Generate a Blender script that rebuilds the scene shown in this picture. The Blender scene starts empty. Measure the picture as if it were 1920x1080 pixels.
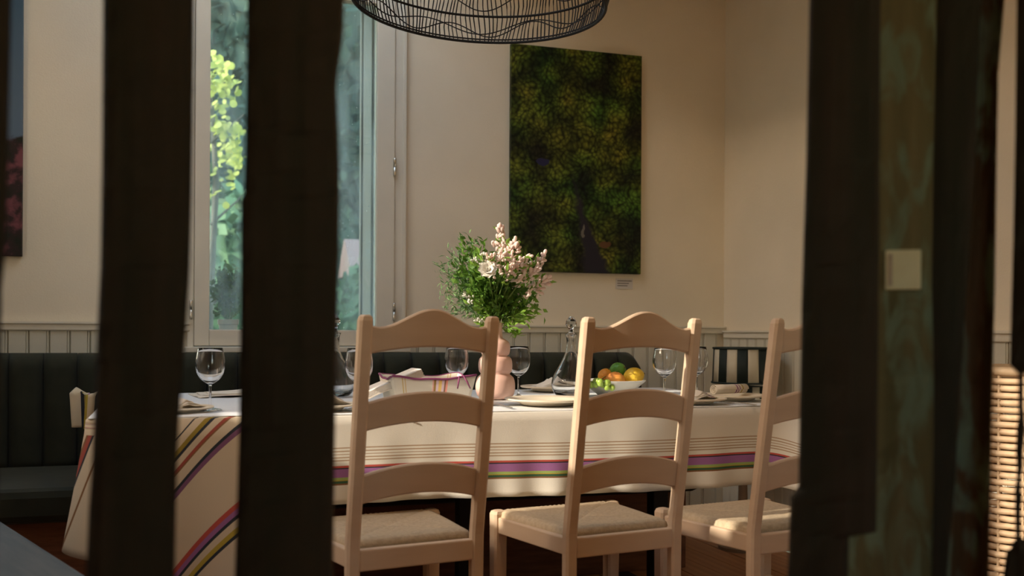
import bpy, bmesh, math, random
from mathutils import Vector, Matrix
import numpy as np

random.seed(7)
scene = bpy.context.scene
COL = scene.collection
PI = math.pi

# ------------------------------------------------------------------ camera, sky, sun, exposure
YAW = math.radians(18.5)
ROLL = math.radians(0.3)
FPX, HORIZON, EYE = 1920.0, 622.0, 0.99
cam_d = bpy.data.cameras.new('camera')
cam_d.sensor_width = 36.0
cam_d.lens = 36.0 * FPX / 1920.0
cam_d.shift_y = (HORIZON - 540.0) / 1920.0
cam_d.dof.use_dof = True
cam_d.dof.focus_distance = 3.5
cam_d.dof.aperture_fstop = 2.9
cam_d.clip_start = 0.05
cam = bpy.data.objects.new('camera', cam_d)
COL.objects.link(cam)
cam.location = (0, 0, EYE)
cam.rotation_euler = (Matrix.Rotation(-YAW, 3, 'Z') @ Matrix.Rotation(PI / 2, 3, 'X') @ Matrix.Rotation(ROLL, 3, 'Z')).to_euler()
scene.camera = cam

SUN_DIR = Vector((-0.9, -0.17, 0.385)).normalized()      # towards the sun
world = bpy.data.worlds.new('sky')
scene.world = world
world.use_nodes = True
wn = world.node_tree
sky = wn.nodes.new('ShaderNodeTexSky')
sky.sky_type = 'NISHITA'
sky.sun_disc = False
sky.sun_elevation = math.asin(SUN_DIR.z)
sky.sun_rotation = math.atan2(SUN_DIR.x, SUN_DIR.y)
wb_ = wn.nodes.new('ShaderNodeMix'); wb_.data_type = 'RGBA'; wb_.blend_type = 'MULTIPLY'      # white balance of the sky
wb_.inputs[0].default_value = 1.0
wb_.inputs[7].default_value = (1.18, 1.0, 0.80, 1)
wn.links.new(sky.outputs[0], wb_.inputs[6])
wn.links.new(wb_.outputs[2], wn.nodes['Background'].inputs[0])
wn.nodes['Background'].inputs[1].default_value = 1.9
sun_d = bpy.data.lights.new('sun', 'SUN')
sun_d.energy = 6.3
sun_d.angle = math.radians(0.6)
sun_d.color = (1.0, 0.88, 0.72)
sun = bpy.data.objects.new('sun', sun_d)
COL.objects.link(sun)
sun.rotation_euler = SUN_DIR.to_track_quat('Z', 'Y').to_euler()

scene.view_settings.view_transform = 'Standard'
scene.view_settings.look = 'None'
scene.view_settings.gamma = 1.0
scene.view_settings.use_curve_mapping = False
scene.view_settings.exposure = 0.0
scene.cycles.sample_clamp_indirect = 4.0
scene.cycles.blur_glossy = 1.0
scene.cycles.max_bounces = 10
scene.cycles.diffuse_bounces = 6
scene.cycles.transparent_max_bounces = 16

# ------------------------------------------------------------------ measuring helpers (room frame: X along the back wall, Y towards it)
RIGHT = Vector((math.cos(YAW), -math.sin(YAW), 0))
FWD = Vector((math.sin(YAW), math.cos(YAW), 0))

def ray(x, y):
    dx, dy = x - 960.0, HORIZON - y
    a = dx * math.cos(ROLL) - dy * math.sin(ROLL)
    b = dx * math.sin(ROLL) + dy * math.cos(ROLL)
    return RIGHT * (a / FPX) + FWD + Vector((0, 0, b / FPX))

def on_y(x, y, Y):
    r = ray(x, y)
    t = Y / r.y
    return Vector((r.x * t, Y, EYE + r.z * t))

def at_depth(x, y, d):
    r = ray(x, y)
    return Vector((r.x * d, r.y * d, EYE + r.z * d))

# ------------------------------------------------------------------ mesh helpers
class MB:
    def __init__(self):
        self.v, self.f, self.uv = [], [], {}
    def add(self, vs, fs):
        o = len(self.v)
        self.v += [tuple(p) for p in vs]
        self.f += [tuple(i + o for i in f) for f in fs]
        return o
    def box(self, x0, x1, y0, y1, z0, z1):
        self.add([(x0, y0, z0), (x1, y0, z0), (x1, y1, z0), (x0, y1, z0), (x0, y0, z1), (x1, y0, z1), (x1, y1, z1), (x0, y1, z1)],
                 [(0, 3, 2, 1), (4, 5, 6, 7), (0, 1, 5, 4), (1, 2, 6, 5), (2, 3, 7, 6), (3, 0, 4, 7)])
        return self
    def loft(self, rings, closed=True, cap0=True, cap1=True):
        n = len(rings[0])
        o = len(self.v)
        for r in rings:
            self.v += [tuple(p) for p in r]
        for i in range(len(rings) - 1):
            for j in range(n if closed else n - 1):
                a, b = o + i * n + j, o + i * n + (j + 1) % n
                self.f.append((a, b, b + n, a + n))
        if cap0: self.f.append(tuple(o + j for j in reversed(range(n))))
        if cap1: self.f.append(tuple(o + (len(rings) - 1) * n + j for j in range(n)))
        return self
    def lathe(self, prof, seg=32, c=(0, 0, 0), closed_loop=False):
        rings = []
        for r, z in prof:
            rings.append([(c[0] + r * math.cos(2 * PI * k / seg), c[1] + r * math.sin(2 * PI * k / seg), c[2] + z) for k in range(seg)])
        self.loft(rings, True, not closed_loop, not closed_loop)
        if closed_loop:
            n = seg; o = len(self.v) - n * len(rings); L = len(rings) - 1
            for j in range(n):
                self.f.append((o + L * n + j, o + L * n + (j + 1) % n, o + (j + 1) % n, o + j))
        return self
    def tube(self, pts, r, seg=6, closed=False):
        pts = [Vector(p) for p in pts]
        n = len(pts)
        rr = r if isinstance(r, (list, tuple)) else [r] * n
        rings = []
        up = Vector((0, 0, 1))
        for i, p in enumerate(pts):
            a = pts[(i - 1) % n] if (closed or i > 0) else pts[i]
            b = pts[(i + 1) % n] if (closed or i < n - 1) else pts[i]
            t = (b - a).normalized()
            u = t.cross(up)
            if u.length < 1e-3: u = t.cross(Vector((1, 0, 0)))
            u.normalize()
            w = u.cross(t)
            rings.append([p + (u * math.cos(2 * PI * k / seg) + w * math.sin(2 * PI * k / seg)) * rr[i] for k in range(seg)])
        if closed:
            rings.append(rings[0])
            self.loft(rings, True, False, False)
        else:
            self.loft(rings)
        return self
    def grid(self, fn, nu, nv, uvfn=None):
        o = len(self.v)
        for i in range(nu + 1):
            for j in range(nv + 1):
                self.v.append(tuple(fn(i / nu, j / nv)))
                if uvfn: self.uv[len(self.v) - 1] = uvfn(i / nu, j / nv)
        for i in range(nu):
            for j in range(nv):
                a = o + i * (nv + 1) + j
                self.f.append((a, a + nv + 1, a + nv + 2, a + 1))
        return self
    def mesh(self, name, mat=None, smooth=False):
        me = bpy.data.meshes.new(name)
        me.from_pydata(self.v, [], self.f)
        if self.uv:
            l = me.uv_layers.new(name='UVMap')
            for lp in me.loops:
                l.data[lp.index].uv = self.uv.get(lp.vertex_index, (0, 0))
        if mat: me.materials.append(mat)
        if smooth: me.polygons.foreach_set('use_smooth', [True] * len(me.polygons))
        me.update()
        return me
    def build(self, name, mat=None, parent=None, smooth=False, bevel=0, fix=False, sub=0, solid=0):
        me = self.mesh(name, mat, smooth)
        if fix:
            b = bmesh.new(); b.from_mesh(me); bmesh.ops.recalc_face_normals(b, faces=b.faces); b.to_mesh(me); b.free()
        o = bpy.data.objects.new(name, me)
        COL.objects.link(o)
        if parent: o.parent = parent
        if solid:
            m = o.modifiers.new('solid', 'SOLIDIFY'); m.thickness = solid
        if sub:
            m = o.modifiers.new('sub', 'SUBSURF'); m.levels = sub; m.render_levels = sub
        if bevel:
            m = o.modifiers.new('bevel', 'BEVEL'); m.width = bevel; m.segments = 2; m.limit_method = 'ANGLE'
        return o

def tag(o, label=None, cat=None, group=None, kind=None):
    if label: o['label'] = label
    if cat: o['category'] = cat
    if group: o['group'] = group
    if kind: o['kind'] = kind
    return o

def empty(name, loc=(0, 0, 0), rz=0):
    o = bpy.data.objects.new(name, None)
    o.empty_display_size = 0.1
    COL.objects.link(o)
    o.location = loc
    o.rotation_euler = (0, 0, rz)
    return o

def thing(name, label, cat, loc=(0, 0, 0), rz=0, group=None):
    return tag(empty(name, loc, rz), label, cat, group)

def copy_tree(o, parent=None):
    c = o.copy()
    COL.objects.link(c)
    c.parent = parent
    for ch in list(o.children):
        copy_tree(ch, c)
    return c

def shared(me, name, parent, loc=(0, 0, 0), rz=0, scale=None):
    o = bpy.data.objects.new(name, me)
    COL.objects.link(o)
    o.parent = parent
    o.location = loc
    o.rotation_euler = (0, 0, rz)
    if scale: o.scale = scale
    return o

# ------------------------------------------------------------------ materials
def new_mat(name):
    m = bpy.data.materials.new(name)
    m.use_nodes = True
    return m, m.node_tree, m.node_tree.nodes['Principled BSDF']

def pmat(name, col, rough=0.6, col2=None, scale=8.0, detail=4.0, bump=0.0, bump_scale=60.0, metal=0.0, spec=0.4, stretch=(1, 1, 1), trans=0.0, sheen=0.0):
    m, nt, b = new_mat(name)
    b.inputs['Roughness'].default_value = rough
    b.inputs['Metallic'].default_value = metal
    b.inputs['Specular IOR Level'].default_value = spec
    b.inputs['Sheen Weight'].default_value = sheen
    b.inputs['Base Color'].default_value = (*col, 1)
    tc = nt.nodes.new('ShaderNodeTexCoord')
    mp = nt.nodes.new('ShaderNodeMapping')
    mp.inputs['Scale'].default_value = stretch
    nt.links.new(tc.outputs['Object'], mp.inputs[0])
    if col2:
        n = nt.nodes.new('ShaderNodeTexNoise')
        n.inputs['Scale'].default_value = scale
        n.inputs['Detail'].default_value = detail
        nt.links.new(mp.outputs[0], n.inputs['Vector'])
        r = nt.nodes.new('ShaderNodeValToRGB')
        r.color_ramp.elements[0].position = 0.35
        r.color_ramp.elements[1].position = 0.65
        r.color_ramp.elements[0].color = (*col, 1)
        r.color_ramp.elements[1].color = (*col2, 1)
        nt.links.new(n.outputs['Fac'], r.inputs[0])
        nt.links.new(r.outputs[0], b.inputs['Base Color'])
    if bump:
        n2 = nt.nodes.new('ShaderNodeTexNoise')
        n2.inputs['Scale'].default_value = bump_scale
        nt.links.new(mp.outputs[0], n2.inputs['Vector'])
        bp = nt.nodes.new('ShaderNodeBump')
        bp.inputs['Strength'].default_value = bump
        bp.inputs['Distance'].default_value = 0.01
        nt.links.new(n2.outputs['Fac'], bp.inputs['Height'])
        nt.links.new(bp.outputs[0], b.inputs['Normal'])
    if trans:
        out = nt.nodes['Material Output']
        t = nt.nodes.new('ShaderNodeBsdfTranslucent')
        t.inputs['Color'].default_value = (*[min(1, c * 1.2) for c in col], 1)
        mx = nt.nodes.new('ShaderNodeMixShader')
        mx.inputs[0].default_value = trans
        nt.links.new(b.outputs[0], mx.inputs[1])
        nt.links.new(t.outputs[0], mx.inputs[2])
        nt.links.new(mx.outputs[0], out.inputs[0])
    return m

def stripe_mat(name, stops, lo, hi, weave=0.25, rough=0.85):
    """constant-step stripes along the u of the UV map; stops = [(u, colour)]"""
    m, nt, b = new_mat(name)
    b.inputs['Roughness'].default_value = rough
    b.inputs['Specular IOR Level'].default_value = 0.15
    uv = nt.nodes.new('ShaderNodeUVMap')
    sx = nt.nodes.new('ShaderNodeSeparateXYZ')
    nt.links.new(uv.outputs[0], sx.inputs[0])
    mr = nt.nodes.new('ShaderNodeMapRange')
    mr.inputs[1].default_value = lo
    mr.inputs[2].default_value = hi
    nt.links.new(sx.outputs[0], mr.inputs[0])
    r = nt.nodes.new('ShaderNodeValToRGB')
    cr = r.color_ramp
    cr.interpolation = 'CONSTANT'
    while len(cr.elements) > 1: cr.elements.remove(cr.elements[-1])
    cr.elements[0].position = 0
    cr.elements[0].color = (*stops[0][1], 1)
    for u, c in stops[1:]:
        e = cr.elements.new((u - lo) / (hi - lo))
        e.color = (*c, 1)
    nt.links.new(mr.outputs[0], r.inputs[0])
    nt.links.new(r.outputs[0], b.inputs['Base Color'])
    tc = nt.nodes.new('ShaderNodeTexCoord')
    n2 = nt.nodes.new('ShaderNodeTexNoise')
    n2.inputs['Scale'].default_value = 420
    nt.links.new(tc.outputs['Object'], n2.inputs['Vector'])
    bp = nt.nodes.new('ShaderNodeBump')
    bp.inputs['Strength'].default_value = weave
    bp.inputs['Distance'].default_value = 0.002
    nt.links.new(n2.outputs['Fac'], bp.inputs['Height'])
    nt.links.new(bp.outputs[0], b.inputs['Normal'])
    return m

def glass_mat(name, tint=(1, 1, 1), rough=0.0, ior=1.45):
    m = bpy.data.materials.new(name)
    m.use_nodes = True
    nt = m.node_tree
    nt.nodes.clear()
    out = nt.nodes.new('ShaderNodeOutputMaterial')
    g = nt.nodes.new('ShaderNodeBsdfGlass')
    g.inputs['Color'].default_value = (*tint, 1)
    g.inputs['Roughness'].default_value = rough
    g.inputs['IOR'].default_value = ior
    nt.links.new(g.outputs[0], out.inputs[0])
    return m

def pane_mat(name):
    """old window pane: clear glass with a film of dust, specks, and pale streaks painted in for reflections"""
    m = bpy.data.materials.new(name)
    m.use_nodes = True
    nt = m.node_tree
    nt.nodes.clear()
    out = nt.nodes.new('ShaderNodeOutputMaterial')
    tr = nt.nodes.new('ShaderNodeBsdfTransparent')
    tr.inputs[0].default_value = (0.9, 0.97, 0.95, 1)
    gl = nt.nodes.new('ShaderNodeBsdfGlossy')
    gl.inputs['Roughness'].default_value = 0.02
    fr = nt.nodes.new('ShaderNodeFresnel')
    fr.inputs[0].default_value = 1.5
    m1 = nt.nodes.new('ShaderNodeMixShader')
    nt.links.new(fr.outputs[0], m1.inputs[0])
    nt.links.new(tr.outputs[0], m1.inputs[1])
    nt.links.new(gl.outputs[0], m1.inputs[2])
    ts = nt.nodes.new('ShaderNodeBsdfTranslucent')
    ts.inputs[0].default_value = (0.75, 0.85, 0.85, 1)
    tc = nt.nodes.new('ShaderNodeTexCoord')
    mp = nt.nodes.new('ShaderNodeMapping')
    mp.inputs['Scale'].default_value = (9, 9, 2.2)
    mp.inputs['Rotation'].default_value = (0, 0.35, 0)
    nt.links.new(tc.outputs['Object'], mp.inputs[0])
    n1 = nt.nodes.new('ShaderNodeTexNoise')
    n1.inputs['Scale'].default_value = 1.4
    n1.inputs['Detail'].default_value = 6
    nt.links.new(mp.outputs[0], n1.inputs['Vector'])
    r1 = nt.nodes.new('ShaderNodeMapRange')
    r1.inputs[1].default_value = 0.4; r1.inputs[2].default_value = 0.75
    r1.inputs[3].default_value = 0.06; r1.inputs[4].default_value = 0.26
    nt.links.new(n1.outputs['Fac'], r1.inputs[0])
    vo = nt.nodes.new('ShaderNodeTexVoronoi')
    vo.inputs['Scale'].default_value = 34
    nt.links.new(tc.outputs['Object'], vo.inputs['Vector'])
    r2 = nt.nodes.new('ShaderNodeMapRange')
    r2.inputs[1].default_value = 0.06; r2.inputs[2].default_value = 0.1
    r2.inputs[3].default_value = 0.45; r2.inputs[4].default_value = 0.0
    nt.links.new(vo.outputs['Distance'], r2.inputs[0])
    mxm = nt.nodes.new('ShaderNodeMath'); mxm.operation = 'MAXIMUM'
    nt.links.new(r1.outputs[0], mxm.inputs[0])
    nt.links.new(r2.outputs[0], mxm.inputs[1])
    m2 = nt.nodes.new('ShaderNodeMixShader')
    nt.links.new(mxm.outputs[0], m2.inputs[0])
    nt.links.new(m1.outputs[0], m2.inputs[1])
    nt.links.new(ts.outputs[0], m2.inputs[2])
    nt.links.new(m2.outputs[0], out.inputs[0])
    return m

M = {}
M['wall'] = pmat('cream_plaster', (0.72, 0.63, 0.48), 0.9, (0.76, 0.665, 0.51), 3.0, 5, 0.10, 140)
M['trim'] = pmat('cream_paint', (0.66, 0.61, 0.50), 0.55, (0.70, 0.64, 0.52), 5, 4, 0.05, 90)
M['board'] = pmat('wainscot_paint', (0.56, 0.53, 0.43), 0.6, (0.61, 0.57, 0.46), 6, 4, 0.05, 90)
M['ceiling'] = pmat('ceiling_paint', (0.70, 0.65, 0.55), 0.9)
M['floor'] = pmat('oak_floor', (0.36, 0.15, 0.055), 0.55, (0.46, 0.21, 0.085), 3, 6, 0.15, 30, stretch=(14, 0.9, 1))
M['stone'] = pmat('garden_ground', (0.12, 0.12, 0.09), 0.9, (0.2, 0.19, 0.14), 3)
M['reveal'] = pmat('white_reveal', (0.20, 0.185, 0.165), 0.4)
M['chair'] = pmat('off_white_chair_paint', (0.58, 0.43, 0.30), 0.5, (0.63, 0.48, 0.34), 4, 6, 0.03, 60, stretch=(1, 1, 6))
M['rush'] = pmat('woven_rush', (0.45, 0.35, 0.23), 0.9, (0.53, 0.42, 0.28), 90, 3, 0.2, 260)
M['velvet'] = pmat('dark_green_velvet', (0.015, 0.017, 0.008), 0.9, (0.022, 0.024, 0.012), 12, 3, sheen=0.06)
M['greyseat'] = pmat('blue_grey_fabric', (0.10, 0.125, 0.135), 0.9, (0.13, 0.15, 0.155), 5, 3, 0.2, 150, stretch=(8, 1, 1))
M['benchwood'] = pmat('red_brown_wood', (0.16, 0.06, 0.03), 0.6, (0.24, 0.10, 0.05), 4, 5, 0.1, 40, stretch=(2, 12, 12))
M['tabwood'] = pmat('table_wood', (0.2, 0.12, 0.06), 0.6, (0.26, 0.16, 0.08), 5)
M['iron'] = pmat('black_iron', (0.02, 0.022, 0.025), 0.5, metal=0.3)
M['wire'] = pmat('black_wire', (0.012, 0.010, 0.008), 0.6)
M['steel'] = pmat('brushed_steel', (0.6, 0.58, 0.52), 0.3, metal=1.0)
M['glass'] = glass_mat('clear_glass')
M['pane'] = pane_mat('dusty_pane')
M['plate'] = pmat('cream_stoneware', (0.70, 0.60, 0.46), 0.45, (0.74, 0.66, 0.52), 14, 4)
M['bowl'] = pmat('grey_white_stoneware', (0.62, 0.60, 0.55), 0.4, (0.68, 0.66, 0.60), 12, 3)
M['napkin'] = pmat('white_linen', (0.72, 0.68, 0.62), 0.9, bump=0.2, bump_scale=300)
M['vase'] = pmat('pink_ceramic', (0.72, 0.47, 0.40), 0.5, (0.76, 0.52, 0.44), 9, 3)
M['lemon'] = pmat('lemon_skin', (0.80, 0.50, 0.03), 0.45, (0.84, 0.56, 0.05), 12, 3, 0.25, 220)
M['orange'] = pmat('orange_skin', (0.80, 0.30, 0.03), 0.45, (0.84, 0.36, 0.05), 12, 3, 0.3, 220)
M['peach'] = pmat('orange_peach_skin', (0.78, 0.26, 0.05), 0.55, (0.82, 0.40, 0.08), 14, 3)
M['lime'] = pmat('lime_skin', (0.08, 0.26, 0.03), 0.4, (0.14, 0.34, 0.05), 18, 3, 0.25, 200)
M['grape'] = pmat('green_grape', (0.28, 0.42, 0.06), 0.3, (0.36, 0.50, 0.10), 30, 2)
M['stalk'] = pmat('fruit_stalk', (0.16, 0.13, 0.04), 0.8)
M['leaf'] = pmat('fresh_leaf', (0.14, 0.28, 0.03), 0.55, (0.25, 0.42, 0.06), 25, 2, trans=0.35)
M['leaf_dark'] = pmat('deep_green_leaf', (0.07, 0.17, 0.02), 0.55, (0.13, 0.26, 0.035), 25, 2, trans=0.3)
M['leaf_blue'] = pmat('feathery_green_leaf', (0.12, 0.22, 0.09), 0.6, (0.2, 0.32, 0.13), 25, 2, trans=0.35)
M['stem'] = pmat('green_stem', (0.12, 0.2, 0.04), 0.6)
M['petal_pink'] = pmat('pale_pink_petal', (0.88, 0.70, 0.64), 0.6, (0.93, 0.83, 0.78), 40, 2, trans=0.35)
M['petal_white'] = pmat('white_petal', (0.82, 0.80, 0.74), 0.6, trans=0.3)
M['garden_dark'] = pmat('dark_blue_green_leaf', (0.013, 0.042, 0.037), 0.7, (0.028, 0.075, 0.066), 1.2, 4)
M['garden_mid'] = pmat('mid_green_leaf', (0.035, 0.085, 0.04), 0.7, (0.07, 0.14, 0.07), 2.0, 3)
M['garden_yellow'] = pmat('yellow_green_leaf', (0.26, 0.31, 0.07), 0.6, (0.34, 0.38, 0.10), 6, 3, trans=0.35)
M['pot_leaf'] = pmat('potted_shrub_leaf', (0.10, 0.16, 0.05), 0.6, (0.18, 0.24, 0.08), 20, 2, trans=0.3)
M['bark'] = pmat('garden_bark', (0.05, 0.05, 0.045), 0.9, (0.09, 0.09, 0.08), 6)
M['pot'] = pmat('pale_pink_pot', (0.85, 0.66, 0.58), 0.7, (0.88, 0.7, 0.62), 12)
M['soil'] = pmat('soil', (0.03, 0.02, 0.015), 0.95)
M['shedroof'] = pmat('mauve_roof', (0.11, 0.085, 0.095), 0.8)
M['shedwall'] = pmat('shed_wood', (0.12, 0.10, 0.08), 0.9)
M['card'] = pmat('white_card', (0.60, 0.55, 0.50), 0.8)
M['ink'] = pmat('dark_ink', (0.06, 0.045, 0.04), 0.8)
M['yellowcard'] = pmat('yellowed_card', (0.84, 0.72, 0.40), 0.7, (0.78, 0.64, 0.34), 20, 2)
M['rattan'] = pmat('rattan', (0.50, 0.34, 0.20), 0.6, (0.58, 0.42, 0.26), 30, 3)
M['shade_dark'] = pmat('dark_green_trim', (0.008, 0.016, 0.014), 0.7)

# ------------------------------------------------------------------ room shell
YB, XR, XL, YF, ZC = 4.66, 2.71, -1.60, -1.6, 2.95

def wall_cells(mb, us, zs, holes, put):
    us = sorted(set(us + [h[0] for h in holes] + [h[1] for h in holes]))
    zs = sorted(set(zs + [h[2] for h in holes] + [h[3] for h in holes]))
    for i in range(len(us) - 1):
        for k in range(len(zs) - 1):
            cu, cz = (us[i] + us[i + 1]) / 2, (zs[k] + zs[k + 1]) / 2
            if any(h[0] < cu < h[1] and h[2] < cz < h[3] for h in holes): continue
            put(mb, us[i], us[i + 1], zs[k], zs[k + 1])

W1 = (0.087, 0.995, 0.90, 2.62)
W2 = (-1.52, -0.74, 0.90, 2.62)
mb = MB()
wall_cells(mb, [XL, XR], [0, ZC], [W1, W2], lambda m, a, b, c, d: m.box(a, b, YB, YB + 0.45, c, d))
wall_back = tag(mb.build('wall_back', M['wall']), kind='structure')
mb = MB(); mb.box(XR, XR + 0.2, YF, YB + 0.45, 0, ZC)
wall_right = tag(mb.build('wall_right', M['wall']), kind='structure')
LEFT_HOLES = [(1.52, 1.68, 1.95, 2.62), (1.88, 2.005, 1.74, 2.40), (2.33, 2.72, 1.50, 2.12), (2.72, 3.12, 1.90, 2.66)]  # unseen openings, added and sized to shape the sun strips
FRONT_HOLE = (0.85, 1.60, 1.2, 2.2)  # unseen opening added behind the camera for front fill light
ROOF_HOLE = (-0.4, 1.0, 2.6, 4.4)
mb = MB()
wall_cells(mb, [YF, YB + 0.45], [0, ZC], LEFT_HOLES, lambda m, a, b, c, d: m.box(XL - 0.12, XL, a, b, c, d))
wall_left = tag(mb.build('wall_left', M['wall']), kind='structure')
mb = MB()
wall_cells(mb, [XL - 0.12, XR + 0.2], [0, ZC], [FRONT_HOLE], lambda m, a, b, c, d: m.box(a, b, YF - 0.2, YF, c, d))
tag(mb.build('wall_front', M['wall']), kind='structure')
mb = MB()
wall_cells(mb, [XL - 0.12, XR + 0.2], [YF - 0.2, YB + 0.45], [ROOF_HOLE], lambda m, a, b, c, d: m.box(a, b, c, d, ZC, ZC + 0.2))
h = ROOF_HOLE                                    # unseen light well added above the table to bring in skylight
mb.box(h[0] - 0.1, h[0], h[2] - 0.1, h[3] + 0.1, ZC + 0.2, ZC + 0.75); mb.box(h[1], h[1] + 0.1, h[2] - 0.1, h[3] + 0.1, ZC + 0.2, ZC + 0.75)
mb.box(h[0], h[1], h[2] - 0.1, h[2], ZC + 0.2, ZC + 0.75); mb.box(h[0], h[1], h[3], h[3] + 0.1, ZC + 0.2, ZC + 0.75)
tag(mb.build('ceiling', M['ceiling']), kind='structure')

# floor with planks
mb = MB(); mb.box(XL - 0.12, XR, YF, YB, -0.12, -0.02)
floor = tag(mb.build('floor', M['floor']), kind='structure')
pw = 0.118
n = int((XR - XL) / (pw + 0.003))
mb = MB(); mb.box(0, pw, 0, YB - YF - 0.01, -0.02, 0.0)
plank_me = mb.mesh('plank', M['floor'])
for i in range(n):
    shared(plank_me, 'plank', floor, (XL + 0.005 + i * (pw + 0.003), YF + 0.005, -0.0005 * (i % 3)))

# wainscot boards
def board_mesh(h):
    w, t = 0.0785, 0.014
    prof = [(0.0, 0), (0.0, 0.010), (0.003, t), (w - 0.014, t), (w - 0.012, 0.008), (w - 0.010, t - 0.001), (w - 0.005, t - 0.001), (w - 0.003, 0.006), (w - 0.003, 0)]
    m = MB()
    m.loft([[(x, -y, 0) for x, y in prof], [(x, -y, h) for x, y in prof]])
    return m.mesh('wainscot_board', M['board'])
bm_low, bm_win, bm_right = board_mesh(0.985), board_mesh(0.86), board_mesh(0.965)
x = XL + 0.03
while x < XR - 0.1:
    shared(bm_win if W1[0] - 0.09 < x < W1[1] + 0.005 else bm_low, 'wainscot_board', wall_back, (x, YB, 0))
    x += 0.0785
y = YB - 0.02
while y > 1.7:
    shared(bm_right, 'wainscot_board', wall_right, (XR, y, 0), -PI / 2)
    y -= 0.0785
def rail(name, x0, x1, z0, z1):
    m = MB()
    prof = [(0, z0), (0.020, z0), (0.024, z0 + 0.004), (0.024, z1 - 0.012), (0.032, z1 - 0.008), (0.032, z1), (0, z1)]
    m.loft([[(x0, YB - a, b) for a, b in prof], [(x1, YB - a, b) for a, b in prof]])
    return tag(m.build(name, M['trim'], fix=True), kind='structure')
rail('trim_1', XL, W1[0] - 0.005, 0.985, 1.022)
rail('trim_2', 1.035, XR - 0.001, 0.985, 1.022)
m = MB()
prof = [(0, 0.962), (0.018, 0.962), (0.022, 0.966), (0.022, 0.990), (0.030, 0.993), (0.030, 1.003), (0, 1.003)]
m.loft([[(XR - a, 1.7, b) for a, b in prof], [(XR - a, YB - 0.033, b) for a, b in prof]])
tag(m.build('trim_3', M['trim'], fix=True), kind='structure')
m = MB(); m.box(XL, XR, YB - 0.030, YB - 0.0145, 0, 0.10)
tag(m.build('baseboard_back', M['trim']), kind='structure')
m = MB(); m.box(XR - 0.030, XR - 0.0145, 1.7, YB - 0.03, 0, 0.10)
tag(m.build('baseboard_right', M['trim']), kind='structure')

# window with two casement sashes
win = tag(empty('window_1', (0, 0, 0)), kind='structure')
F0, F1 = YB - 0.028, YB + 0.03
m = MB()
m.box(0.980, 1.034, YB - 0.018, YB + 0.05, 0.90, 2.62)
m.box(1.018, 1.034, YB - 0.026, YB - 0.018, 0.90, 2.62)
m.box(0.072, 0.100, YB - 0.018, YB + 0.05, 0.90, 2.62)
m.box(0.100, 0.980, YB - 0.018, YB + 0.05, 2.56, 2.62)
m.build('casing', M['trim'], win, bevel=0.003)
def sash(x0, x1, wl, wr):
    m = MB()
    zb, zt = 0.922, 2.555
    m.box(x0, x0 + wl, F0, F1, zb, zt)
    m.box(x1 - wr, x1, F0, F1, zb, zt)
    m.box(x0 + wl, x1 - wr, F0, F1, zb, 0.993)
    m.box(x0 + wl, x1 - wr, F0, F1, zt - 0.07, zt)
    s = m.build('sash', M['trim'], win, bevel=0.004)
    p = MB(); p.box(x0 + wl - 0.004, x1 - wr + 0.004, YB + 0.004, YB + 0.008, 0.99, zt - 0.066)
    p.build('pane', M['pane'], s)
sash(0.101, 0.535, 0.063, 0.06)
sash(0.540, 0.979, 0.06, 0.084)
m = MB(); m.box(0.06, 1.05, YB - 0.06, YB + 0.05, 0.893, 0.918)
m.build('window_sill', M['trim'], win, bevel=0.004)
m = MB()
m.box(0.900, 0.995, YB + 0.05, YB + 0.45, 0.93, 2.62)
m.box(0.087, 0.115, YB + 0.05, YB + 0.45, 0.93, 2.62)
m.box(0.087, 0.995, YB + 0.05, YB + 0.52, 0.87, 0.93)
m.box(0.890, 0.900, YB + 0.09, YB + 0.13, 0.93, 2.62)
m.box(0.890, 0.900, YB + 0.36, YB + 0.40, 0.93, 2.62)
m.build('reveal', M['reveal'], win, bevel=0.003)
def hinge(x, z):
    m = MB()
    m.lathe([(0.0, 0), (0.006, 0.002), (0.0075, 0.006), (0.0075, 0.040), (0.0055, 0.041), (0.0055, 0.044), (0.0075, 0.045), (0.0075, 0.080), (0.005, 0.084), (0.0, 0.086)], 12, (x, YB - 0.034, z))
    m.build('hinge', M['steel'], win, smooth=True)
hinge(0.977, 1.70); hinge(0.977, 1.035); hinge(0.088, 1.035)

# unseen second window added further left to bring in sky light
m = MB()
m.box(W2[0], W2[0] + 0.06, F0, F1, W2[2], W2[3]); m.box(W2[1] - 0.06, W2[1], F0, F1, W2[2], W2[3])
m.box(W2[0] + 0.06, W2[1] - 0.06, F0, F1, W2[2], W2[2] + 0.07); m.box(W2[0] + 0.06, W2[1] - 0.06, F0, F1, W2[3] - 0.07, W2[3])
w2 = tag(m.build('added_window', M['trim'], bevel=0.003), kind='structure')

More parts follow.
